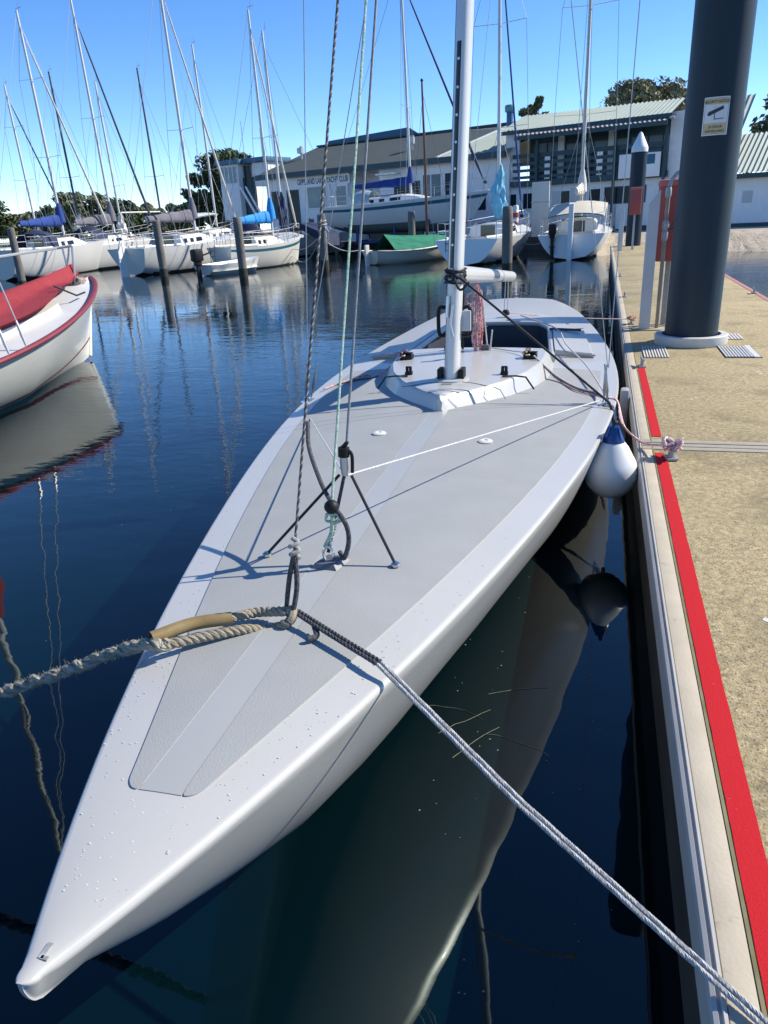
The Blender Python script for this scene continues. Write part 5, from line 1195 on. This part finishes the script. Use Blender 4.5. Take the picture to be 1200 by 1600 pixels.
    if ladder:
        lx = ladder if not isinstance(ladder, bool) else -.4; q = MB(); zs = sheer(0)
        for s in (-.13, .13): rib(q, [(lx + s, -.03 - srake * 0, zs + .05), (lx + s, -.07, zs - .62)], .013)
        for k in range(3): rib(q, [(lx - .13, -.05, zs - .12 - .22 * k), (lx + .13, -.05, zs - .12 - .22 * k)], .012)
        q.build('boarding_ladder', mat('dark_ladder', (.10, .12, .15), .4, .5), t)
    if rudder:
        q = MB(); zs = sheer(0); rw = rudder if not isinstance(rudder, bool) else .40
        prof = [(-.03, zs + rud_top), (-rw * .55, zs + rud_top - .05), (-rw, zs - .1), (-rw * 1.05, -.3), (-rw * .3, -.4), (-.02, -.3)]
        q.loft([[Vector((-.03 - .05 * (rud_top > .5), y, z)) for y, z in prof], [Vector((.03 + .05 * (rud_top > .5), y, z)) for y, z in prof]], True, True); q.build('rudder', hullm, t, angle=30)
        q = MB(); q.tube([(0, -.1, zs + .30), (0, .5, zs + .36), (.02, 1.1, zs + .45)], .025, 6); q.build('tiller', BROWN, t)
    return t, hbf, sheer, L

# ---- the red day boat
bow0 = Vector((-7.31, 9.46, 0)); hv = Vector((-.134, .991, 0)); RL = 6.7
stn = bow0 - hv * RL
rb = thing('red_covered_day_boat', (stn.x, stn.y, 0), math.atan2(-hv.x, hv.y), 'white wooden day boat with red gunwale and red canvas cover at the left edge', 'day boat')
REDW = mat('red_gunwale_paint', (.23, .035, .042), .5, var=(4, .5, (.18, .028, .034)))
WHW = mat('cream_white_planking', (.72, .72, .66), .28, var=(1.0, .5, (.64, .64, .57)), bump=(6, .12, .02), coat=.2)
def rst(k, z): return 1 if -.0 < z < .06 and False else 0
rw_ = [0, .08, .15, .20, .225, .26, .34, .44, .55, .66, .78, .9, 1]
q, hbf, sheer, rg = hull_mesh(RL, 2.35, (1.14, .66, .6), .15, .55, rake=.06, full=.36, entry=.62, rows_=rw_, stations_=40, stripe=lambda k, z: 1 if k == 4 else 0)
q.build('hull', [WHW, REDW], rb)
for s in (-1, 1):
    q = MB(); q.tube([Vector((s * (hbf(i / 40) + .012), rg[i][0].y, sheer(i / 40) + .0)) for i in range(41)], .036, 8, flat=.8); q.build('gunwale', REDW, rb)
q = MB(); rws = []
for i in range(0, 41):
    b = hbf(i / 40) * .97; rws.append([Vector((x * b, rg[i][0].y, sheer(i / 40) - .035 + .05 * (1 - x * x))) for x in (-1, -.6, -.3, 0, .3, .6, 1)])
q.loft(rws, False, False); q.build('deck', mat('red_boat_deck', (.58, .60, .61), .6, var=(4, .5, (.5, .52, .53))), rb)
q = MB(); q.tube([Vector((0, rg[-1][12 + k_].y + .0, rg[-1][12 + k_].z)) for k_ in range(0, 13)], .035, 8); q.build('stem_post', WHW, rb)
# coach roof edge and cover draped over a ridge pole
q = MB(); rgs = []
for k in range(9):
    u = k / 8; y = RL * (.28 + .50 * u); w = min(.62, hbf(.28 + .5 * u) * .66); z = sheer(.28 + .5 * u); h = .11 * (1 - .35 * u)
    rgs.append([Vector((-w, y, z - .02)), Vector((-w * .95, y, z + h)), Vector((0, y, z + h + .04)), Vector((w * .95, y, z + h)), Vector((w, y, z - .02))])
q.loft(rgs, False, False); q.add(rgs[-1], [(0, 1, 2, 3, 4)]); q.add(rgs[0], [(4, 3, 2, 1, 0)]); q.build('coach_roof', WHW, rb, angle=30)
q = MB(); rws = []; rnd = random.Random(8)
for k in range(34):
    u = k / 33; y = RL * (.18 + .81 * u); rz_ = sheer(.18 + .81 * u) + .46 - .22 * u; b = hbf(min(.95, .18 + .81 * u)); row = []
    for j in range(19):
        x = j / 18 * 2 - 1; wsp = .74 - .18 * u + .06 * math.sin(u * 11 + 1)
        if u > .9: wsp *= 1 - (u - .9) * 5
        zz = rz_ - (abs(x) ** 1.25) * (.40 - .22 * u) - .04 * math.sin(abs(x) * 3.14) + .022 * math.sin(u * 46 + x * 5) * abs(x) + .014 * math.sin(u * 90 + x * 9) * abs(x) + .05 * math.cos(u * 12.5) * abs(x) ** 3
        row.append(Vector((x * b * wsp, y, max(zz, sheer(.18 + .81 * u) + (.18 if u < .82 else .18 - (u - .82) * .8)))))
    rws.append(row)
q.loft(rws, False, False); q.loft([[p - Vector((0, 0, .012)) for p in r] for r in rws], False, False); q.build('canvas_cover', REDC, rb, angle=70)
q = MB(); q.tube([(.42, RL * .80, sheer(.8) + .25), (.55, RL * .84, sheer(.84) + .06), (.52, RL * .88, sheer(.88) + .03)], .012, 6); q.build('cover_tie', BLKROPE, rb)
q = MB(); q.tube(spline([(.0 + rnd.uniform(-.13, .13), RL * .985 + rnd.uniform(-.1, .1), 1.06 + rnd.uniform(0, .13)) for i in range(26)], 5), .022, 6); q.build('rope_coil', mat('pale_tangled_rope', (.50, .45, .38), .9, var=(12, .6, (.3, .22, .18))), rb)
q = MB(); rib(q, [(-.50, RL * .80, sheer(.8)), (-.45, RL * .82, sheer(.8) + .62), (-.12, RL * .97, 1.58), (.06, RL * .985, 1.60)], .020); rib(q, [(.06, RL * .985, 1.60), (.05, RL * .97, 1.05)], .016); rib(q, [(-.05, RL * .975, 1.58), (-.02, RL * .975, 1.05)], .016); q.build('pulpit', RAIL, rb)
q = MB(); q.bar((-.45, RL * .90, sheer(.9) + .05), (-.12, RL * .99, 1.28), .07, .10); q.build('fairlead_block', WHW, rb)
for yy, tx, xx in ((.475, 0, 1.0), (.525, .2, 1.0)):
    b = hbf(yy); p0_ = Vector((b - .05, RL * yy, sheer(yy) + .01)); q = MB(); q.tube([p0_, p0_ + Vector((-.02, 0, .1)), p0_ + Vector((-.035, .0, .18)), p0_ + Vector((-.05, 0, .26))], [.012, .018, .018, .01], 8); q.build('turnbuckle', RAIL, rb)
    q = MB(); q.tube([p0_ + Vector((-.05, 0, .26)), Vector((0, RL * .50, 6.2))], .007, 6); q.build('shroud', RAIL, rb)
q = MB(); q.tube([(0, RL * .50, .8), (0, RL * .49, 6.4)], [.055, .04], 10); q.build('mast', mat('white_spar', (.66, .65, .60), .4), rb)
q = MB(); q.tube([(0, RL * .50, 1.05), (0, RL * .50 - .02, 1.5), (0, RL * .5, 2.2), (0, RL * .5, 2.5)], [.13, .17, .15, .07], 12); q.build('furled_sail', REDC, rb)

# ---- front row of yachts at the left
def at(px, py): p = PZ(px, py, 0); return (p.x, p.y)
sailboat('cruising_yacht', at(0, 440), 3, 7.6, 2.6, (1.55, 1.22, 1.25), 'white cruising yacht with a blue sail cover at the far left', stripe_m=None, mast_t=.59, mast_h=10.8, boom=(BLUEC, 2.7, .62, .17), furl=(WHITEC, .06), hood=(NAVY, .32), spread=(.38, .72), ladder=True)
sailboat('cruising_yacht', at(88, 428), 7, 7.5, 2.6, (1.5, 1.2, 1.2), 'white front row yacht with a navy spray hood and short grey sail cover', mast_t=.60, mast_h=12.2, boom=(GREYC, 2.7, .62, .19), furl=(MASTD, .07), hood=(NAVY, .45), spread=(.52,), ladder=-.5)
sailboat('cruising_yacht', at(203, 432), 12, 7.2, 2.5, (1.4, 1.1, 1.08), 'white front row yacht with a transom hung rudder and long grey-purple sail cover', mast_t=.61, mast_h=11.6, boom=(GREYC, 3.1, .62, .17), furl=(WHITEC, .06), rudder=.42, spread=(.42,), bundle=None)
sailboat('trailer_yacht', at(346, 425), 21, 4.7, 1.9, (1.12, .92, .95), 'small white trailer yacht with a teal stripe and bright blue sail cover', hullm=HULLC, stripe_m=TEALS, mast_t=.68, mast_h=9.6, boom=(BRBLUE, 2.0, .62, .17), furl=(WHITEC, .05), ladder=-.35, spread=(.46,), mast_r=.05, windows=2, cab=(.34, .72, .36, .62), rake=.06, tw=.78)
# little dinghy with a black outboard between them
p = at(318, 432)
dg = thing('dinghy', (p[0], p[1], 0), -math.radians(20), 'little white dinghy with a black outboard between the rudder yacht and the teal striped one', 'dinghy')
q, hbf, sheer, rg = hull_mesh(2.9, 1.35, (.55, .42, .42), .1, .8, rake=.08); q.build('hull', HULLW, dg)
q = MB(); q.loft([[Vector((x * hbf(i / 22) * .93, rg[i][0].y, .16)) for x in (-1, 0, 1)] for i in range(1, 22)], False, False); q.build('floor', GELB, dg)
q = MB(); q.bbox(-.55, .55, .7, 1.0, .30, .34, .01); q.bbox(-.5, .5, 1.7, 1.95, .32, .36, .01); q.build('thwart', GELB, dg)
q = MB(); q.bbox(-.16, .16, -.40, .02, .55, 1.0, .08); q.bbox(-.10, .10, -.32, -.06, .40, .58, .03); ob = q.build('outboard_motor', BLACK, dg); q = MB(); q.bbox(-.06, .06, -.26, -.10, -.3, .42, .02); q.bar((0, .05, .75), (0, .55, .85), .05, .05); q.build('leg', BLACK, ob)

# ---- second row beyond the jetty, mostly masts over the front row
def at2(px, py, d): p = PD(px, py, d); return (p.x, p.y)
sailboat('far_yacht', at2(-25, 376, 44), 3, 7.2, 2.7, (1.2, .9, .9), 'far yacht at the extreme left with a pointed grey sail bag on its mast', mast_t=.58, mast_h=9.8, furl=(MASTD, .06), bundle=(GREYC, 1.1, .26), spread=(.42, .75), rails=True, windows=2)
sailboat('far_yacht', at2(46, 374, 45), 6, 7.2, 2.6, (1.15, .85, .85), 'far yacht with a thin dark mast and light brown sail bundle on it', mast_t=.58, mast_h=10.5, mast_m=MASTD, bundle=(CREAMC, 1.5, .3), spread=(.4,), windows=2)
sailboat('far_yacht', at2(114, 370, 46), 8, 7.2, 2.6, (1.15, .85, .85), 'far yacht with a slim pale mast and cream lowered sail, behind the spray hood yacht', mast_t=.58, mast_h=10.0, bundle=(WHITEC, 1.5, .24), spread=(.36,), hood=(NAVY, .5), windows=2)
sailboat('far_yacht', at2(180, 368, 46), 10, 7.2, 2.6, (1.15, .85, .85), 'far yacht with a lone dark slim mast and black sail bundle, left of the tower', mast_t=.58, mast_h=10.6, mast_m=MASTD, bundle=(BLACK, 1.3, .17), boom=(None, 3.4, 1.55, .1), spread=(.38,), windows=2)
# hard-top motor sailer
ms = sailboat('hard_top_cruiser', at2(262, 378, 43), 14, 7.4, 2.9, (1.35, 1.0, 1.0), 'white cruiser with a hard top roof and grey windows, in front of the look-out tower', mast_t=.56, mast_h=11.0, bimini=(HULLW, 1.45, .06, .42, .25), spread=(.34,), windows=3, cab=(.34, .74, .62, .64), backstay=True)
sailboat('far_yacht', at2(345, 378, 41), 50, 7.0, 2.6, (1.15, .95, .9), 'pale grey sloop with a navy covered mast, before the left end of the hall', hullm=mat('pale_grey_hull', (.52, .55, .57), .35, var=(2, .5, (.46, .49, .51))), mast_t=.50, mast_h=10.6, bundle=(NAVY, 1.9, .22), spread=(.50,), cab=(.30, .66, .34, .6), windows=2, furl=None)

# ---- sloop on the hard stand
hy = PD(512, 345, 41.5); hb2 = PD(748, 322, 38.6)
hd = math.degrees(math.atan2(hb2.x - hy.x, hb2.y - hy.y)); hL = math.hypot(hb2.x - hy.x, hb2.y - hy.y) * .98
sailboat('laid_up_sloop', (hy.x, hy.y), hd, hL, 2.75, (1.42, 1.12, 1.02), 'long white sloop with teal stripe and royal blue sail cover, standing ashore', hullm=HULLW, stripe_m=TEALS, stripe_band=(.80, .90), boot=mat('grey_green_antifouling', (.12, .15, .14), .8), draft=.35, mast_t=.585, mast_h=11.2, mast_m=MASTM, boom=(BLUEC, 3.1, .50, .15), furl=(mat('navy_furled_sail', (.012, .03, .12), .7), .07), spread=(.40,), z0=PD(600, 354, 40).z - .0, windows=3, tw=.72, cab=(.30, .72, .34, .62), hood=(mat('clear_hood', (.30, .40, .45), .3), .25), rake=.12)
cr_ = thing('boat_cradle', (hy.x, hy.y, GZ), -math.radians(hd), 'dark blue boat cradle under the sloop standing ashore', 'cradle')
CRB = mat('cradle_blue', (.02, .05, .16), .6); q = MB()
for y in (hL * .25, hL * .5, hL * .72):
    q.box2(-1.0, 1.0, y - .08, y + .08, 0, .16)
    for s in (-1, 1): q.bar((s * .95, y, .1), (s * .7, y, 1.0), .1, .1)
for s in (-1, 1): q.box2(s * .9 - .06, s * .9 + .06, hL * .2, hL * .78, .02, .14)
q.build('frame', CRB, cr_, smooth=False); q = MB(); q.box2(-.15, .15, hL * .3, hL * .66, 0.02, 1.0); q.build('keel_block', TIMBER, cr_, smooth=False)
tpz = PD(502, 356, 38.5)
tb = thing('tarpaulin_cover', (tpz.x, tpz.y, GZ), FANG, 'sloping navy tarpaulin over gear on the quay at the stern of the laid-up sloop', 'tarpaulin')
q = MB(); q.loft([[Vector((-1.1, -.4, .9)), Vector((-.9, -.5, 1.15)), Vector((.5, -.5, .62)), Vector((.7, -.4, .05))], [Vector((-1.1, .6, .9)), Vector((-.9, .7, 1.15)), Vector((.5, .7, .62)), Vector((.7, .6, .05))]], True, True); q.build('sheet', NAVY, tb)
q = MB(); q.box2(-.9, .4, -.3, .5, 0, .6); q.build('load', TIMBER, tb, smooth=False)

# ---- green covered dinghy with a brown mast
p = at(578, 415)
gd = thing('green_covered_dinghy', (p[0], p[1], 0), -math.radians(38), 'white half-decked dinghy with a green tent cover and brown wooden mast', 'dinghy')
q, hbf, sheer, rg = hull_mesh(4.6, 1.75, (.80, .52, .55), .12, .62, rake=.06); q.build('hull', [HULLC], gd)
q = MB(); q.loft([[Vector((x * hbf(i / 22) * .97, rg[i][0].y, sheer(i / 22) - .04 + .04 * (1 - x * x))) for x in (-1, -.5, 0, .5, 1)] for i in range(23)], False, False); q.build('deck', BROWN, gd)
q = MB()
for s in (-1, 1): q.tube([Vector((s * (hbf(i / 22) + .01), rg[i][0].y, sheer(i / 22))) for i in range(23)], .03, 6)
q.build('gunwale', mat('pale_gunwale', (.55, .52, .45), .5), gd)
q = MB(); rws = []
for k in range(18):
    u = k / 17; y = .75 + 3.1 * u; w = hbf(y / 4.6) * (1.04 - .1 * u); zr = sheer(y / 4.6) + .62 - .25 * u
    rws.append([Vector((x * w, y, zr - abs(x) * (.60 - .24 * u) + .02 * math.sin(u * 30 + x * 4) * abs(x))) for x in [j / 6 - 1 for j in range(13)]])
q.loft(rws, False, False); q.loft([[p_ - Vector((0, 0, .012)) for p_ in r] for r in rws], False, False); q.build('tent_cover', GREENC, gd, angle=70)
q = MB(); q.tube([(0, 3.0, .3), (0, 2.98, 3.5), (0, 2.92, 6.6)], [.06, .055, .035], 10); mo = q.build('mast', BROWN, gd); q = MB(); q.lathe([(.05, 0), (.06, .04), (.03, .09)], c=(0, 2.92, 6.55), n=8); q.build('truck', BLACK, mo)
for s in (-1, 1): q = MB(); q.tube([(s * hbf(.6), 2.7, sheer(.6)), (0, 2.92, 5.9)], .008, 5); q.build('shroud', WIREM, gd)
q = MB(); q.tube([(0, 4.55, .85), (0, 2.93, 6.2)], .008, 5); q.build('forestay', WIREM, gd)
q = MB(); q.bbox(-.05, .05, -.20, -.02, -.1, .78, .02); q.build('rudder', HULLC, gd)

# ---- two yachts stern on, near the end of the pontoon
sailboat('stern_on_sloop', at(728, 415), 10, 6.9, 2.55, (1.15, .92, .88), 'white sloop stern-on with a boarding ladder and pale blue sail bundle', mast_t=.56, mast_h=11.5, bundle=(PALEBL, 2.0, .24), spread=(.33, .66), mast_m=ALUP, ladder=-.62, tw=.92, draft=.2, cockpit=(.0, .36), rudder=False, furl=(mat('blue_furled_sail', (.02, .05, .22), .7), .05), srake=-.02, hullm=HULLW, spw=.8)
sailboat('stern_on_sloop', at(890, 406), 3, 7.0, 2.6, (1.12, .90, .86), 'white sloop stern-on with a cream dodger, black outboard and long white rudder', mast_t=.55, mast_h=11.6, boom=(WHITEC, 2.6, .95, .16), spread=(.36, .7), mast_m=mat('cream_mast', (.62, .60, .54), .45), outboard=-.62, rudder=.34, rud_top=1.05, tw=.90, cockpit=(.0, .36), bimini=(CREAMC, 1.0, .24, .52, .42), furl=None, hullm=HULLW, srake=-.02, spw=.8)

# ---- timber mooring piles
PG = 'timber mooring piles in the harbour'
def timber_pile(px, pyb, pyt, r, label, rope=False):
    p = PZ(px, pyb, 0); d = (p - Vector(CAMC)); 
    dd = Vector((_fw[0], _fw[1], 0)).dot(p); z = PD(px - (pyb - pyt) * .0, pyt, dd).z
    t = thing('timber_pile', (p.x, p.y, -1), 0, label, 'pile', PG); q = MB(); rnd = random.Random(int(px))
    prof = []
    for k in range(10): prof.append((r * rnd.uniform(.94, 1.05), k / 9 * (z + 1)))
    prof += [(r * .8, z + 1.03)]
    q.lathe(prof, n=14); q.build('shaft', TIMBER, t)
    q = MB(); q.lathe([(r * 1.03, .8), (r * 1.05, 1.0), (r * 1.02, 1.32)], n=14, caps=False); q.build('weed_band', mat('dark_weed', (.018, .022, .016), .95, var=(12, .6, (.05, .05, .035))), t)
    if rope:
        q = MB(); q.tube(spline([(r * 1.1 * math.cos(a_), r * 1.1 * math.sin(a_), z + .55 + .02 * a_) for a_ in np.linspace(0, 13, 26)], 3), .018, 6); q.tube(spline([(r * 1.1, -.05, z + .6), (r * 1.9, -.12, z + .35), (r * 1.2, -.1, z + .2), (r * 1.0, -.1, z + .6)], 5), .018, 6); q.build('rope_turns', WHITEROPE, t)
    return t
timber_pile(36, 445, 356, .14, 'timber pile standing before the far left cruiser, pale at its top')
timber_pile(137, 414, 362, .14, 'dark timber pile just behind the bow of the red covered boat')
timber_pile(257, 433, 345, .15, 'timber pile in front of the yacht with the hung rudder')
timber_pile(381, 434, 340, .15, 'timber pile in front of the teal striped trailer yacht')
timber_pile(508, 420, 336, .16, 'stout timber pile with white rope turns, left of the green covered dinghy', True)
timber_pile(491, 402, 342, .14, 'slightly shorter timber pile on the jetty end, behind the roped one')
timber_pile(645, 408, 331, .15, 'timber pile at the green tent cover, just left of the stern-on sloop with the ladder')
timber_pile(792, 428, 324, .15, 'tall dark timber pile just right of the sloop with the ladder')
# drooping mooring warps
def warp(a, b, sag, label, M=WHITEROPE, r=.016):
    q = MB(); q.tube(sagline(a, b, sag), r, 6); return tag(q.build('mooring_warp', M), label, 'rope', 'slack warps of the moored boats')
pA = PZ(508, 420, 0); pB = PZ(455, 412, 0); pC = PZ(645, 408, 0)
warp((pB.x - .1, pB.y, .75), (pA.x, pA.y, 1.35), .35, 'upper slack warp from the bow of the teal striped yacht to the roped pile')
warp((pB.x - .1, pB.y, .65), (pA.x - .1, pA.y, 1.2), .75, 'lower, more drooping slack warp from the teal striped yacht to the roped pile')
warp((pA.x, pA.y, 1.1), (p[0] - .4, p[1], .6), .2, 'white warp from the roped pile to the stern of the green covered dinghy')
wq = PZ(800, 404, 0); warp((wq.x, wq.y, .8), (PZ(862, 400, 0).x, PZ(862, 400, 0).y, .75), .3, 'slack warp between the tall dark pile and the sloop with the cream dodger')

# ---- more things on the hard stand and by the quay
def covered_boat(pos, ang, L_, B_, H_, M, label, nm='covered_boat'):
    t = thing(nm, (pos[0], pos[1], GZ), ang, label, 'covered boat'); q = MB(); rgs = []; rnd = random.Random(int(L_ * 37))
    for k in range(15):
        u = k / 14; w = B_ / 2 * (math.sin(math.pi * min(.97, .22 + u * .75)) ** .6) ; h = .55 + (H_ - .55) * (1 - abs(u * 2 - 1) ** 2) + rnd.uniform(-.04, .04)
        rgs.append([Vector((L_ * (u - .5), w * x, (.45 if abs(x) == 1 else .5 + (h - .5) * (1 - abs(x) ** 1.4)) + rnd.uniform(-.02, .02))) for x in (-1, -.8, -.5, -.2, 0, .2, .5, .8, 1)])
    q.loft(rgs, False, False); q.build('tarpaulin', M, t, angle=60)
    q = MB(); q.loft([[p_ * 1 for p_ in (r[0], r[0].lerp(r[4], .5) * 1, r[8])] for r in [[Vector((v.x * .96, v.y * (.9 if i_ else .9), v.z if i_ in (0, 8) else .12)) for i_, v in enumerate(r)] for r in rgs]], False, False); q.build('hull', ANTIF, t)
    q = MB()
    for x in (-L_ * .25, L_ * .22): q.box2(x - .08, x + .08, -.5, .5, 0, .3)
    q.build('chock', TIMBER, t, smooth=False)
    return t
p = PD(383, 332, 46.5); covered_boat((p.x, p.y), FANG + .1, 2.6, 1.5, 1.5, NAVY, 'boat under a dark navy tarpaulin ashore at the foot of the look-out tower')
p = PD(802, 352, 37.6)
tr = thing('boat_trailer', (p.x, p.y, GZ), FANG, 'bright blue boat trailer parked in front of the veranda wing', 'trailer'); TRB = mat('trailer_blue', (.02, .10, .32), .5)
q = MB(); q.box2(-1.2, 1.2, -.05, .05, .42, .52); q.box2(-1.2, 1.2, .95, 1.05, .42, .52)
for x in (-1.1, -.4, .4, 1.1): q.box2(x - .05, x + .05, .05, .95, .43, .51)
q.bar((1.2, .0, .47), (2.1, .5, .45), .08, .08); q.bar((1.2, 1.0, .47), (2.1, .5, .45), .08, .08); q.build('frame', TRB, tr, smooth=False)
for y in (-.16, 1.16):
    q = MB(); q.tube([(0, y - .07, .27), (0, y + .07, .27)], .27, 18); w_ = q.build('wheel', BLACK, tr); q = MB(); q.tube([(0, y - .08, .27), (0, y + .08, .27)], .13, 12); q.build('rim', GALV, w_)
q = MB(); q.box2(-.9, .9, -.12, -.06, .62, .80); q.build('tail_board', mat('board_white', (.7, .7, .7), .5), tr, smooth=False)
p = PZ(952, 384, 0)
dd_ = thing('dark_dinghy', (p.x - .1, p.y, 0), -math.radians(-5), 'dark hulled dinghy with a cream gunwale between the white sloop and the pontoon', 'dinghy', 'small boats in the harbour')
q, hbf, sheer, rg = hull_mesh(2.8, 1.2, (.75, .55, .55), .1, .7, rake=.08); q.build('hull', mat('dark_blue_hull', (.02, .03, .055), .4), dd_)
q = MB()
for s_ in (-1, 1): q.tube([Vector((s_ * hbf(i / 22), rg[i][0].y, sheer(i / 22))) for i in range(23)], .035, 6)
q.tube([Vector((-hbf(0), 0, sheer(0))), Vector((hbf(0), 0, sheer(0)))], .035, 6); q.build('gunwale', CREAMC, dd_)
q = MB(); q.loft([[Vector((x * hbf(i / 22) * .9, rg[i][0].y, .2)) for x in (-1, 0, 1)] for i in range(1, 22)], False, False); q.build('floor', GELB, dd_)
q = MB(); q.box2(-.5, .5, .8, 1.05, .38, .42); q.build('thwart', BROWN, dd_, smooth=False)

# ---- bits afloat on the still water beside the hull
rnd = random.Random(33); q = MB()
for i in range(150):
    a = rnd.uniform(.6, 4.5); y_ = rnd.uniform(.35, .95) if rnd.random() < .8 else rnd.uniform(-2.2, -1.0)
    p = BP(a, y_, .0015); p = Vector((p.x, p.y, .0015))
    if p.x > PX0 - .03: continue
    r = rnd.uniform(.0012, .0045); n_ = 6; a0 = rnd.random() * 6
    q.add([p + Vector((r * rnd.uniform(.5, 1.1) * math.cos(a0 + 6.283 * k / n_), r * rnd.uniform(.5, 1.1) * math.sin(a0 + 6.283 * k / n_), 0)) for k in range(n_)], [tuple(range(n_))])
for i in range(5):
    p = Vector((rnd.uniform(-.40, -.18), rnd.uniform(2.1, 2.7), .002)); d_ = Vector((rnd.uniform(-1, 1), rnd.uniform(-1, 1), 0)).normalized(); pts_ = [p]
    for k in range(6): d_ = (d_ + Vector((rnd.uniform(-.3, .3), rnd.uniform(-.3, .3), 0))).normalized(); pts_.append(pts_[-1] + d_ * .04)
    q.tube(pts_, .0010, 4)
fl_ = q.build('floating_debris', mat('pale_debris', (.30, .29, .20), .8, var=(60, .5, (.14, .14, .08))), smooth=False)
tag(fl_, 'scattered specks and weed strands floating beside the grey racing yacht', 'debris', kind='stuff')
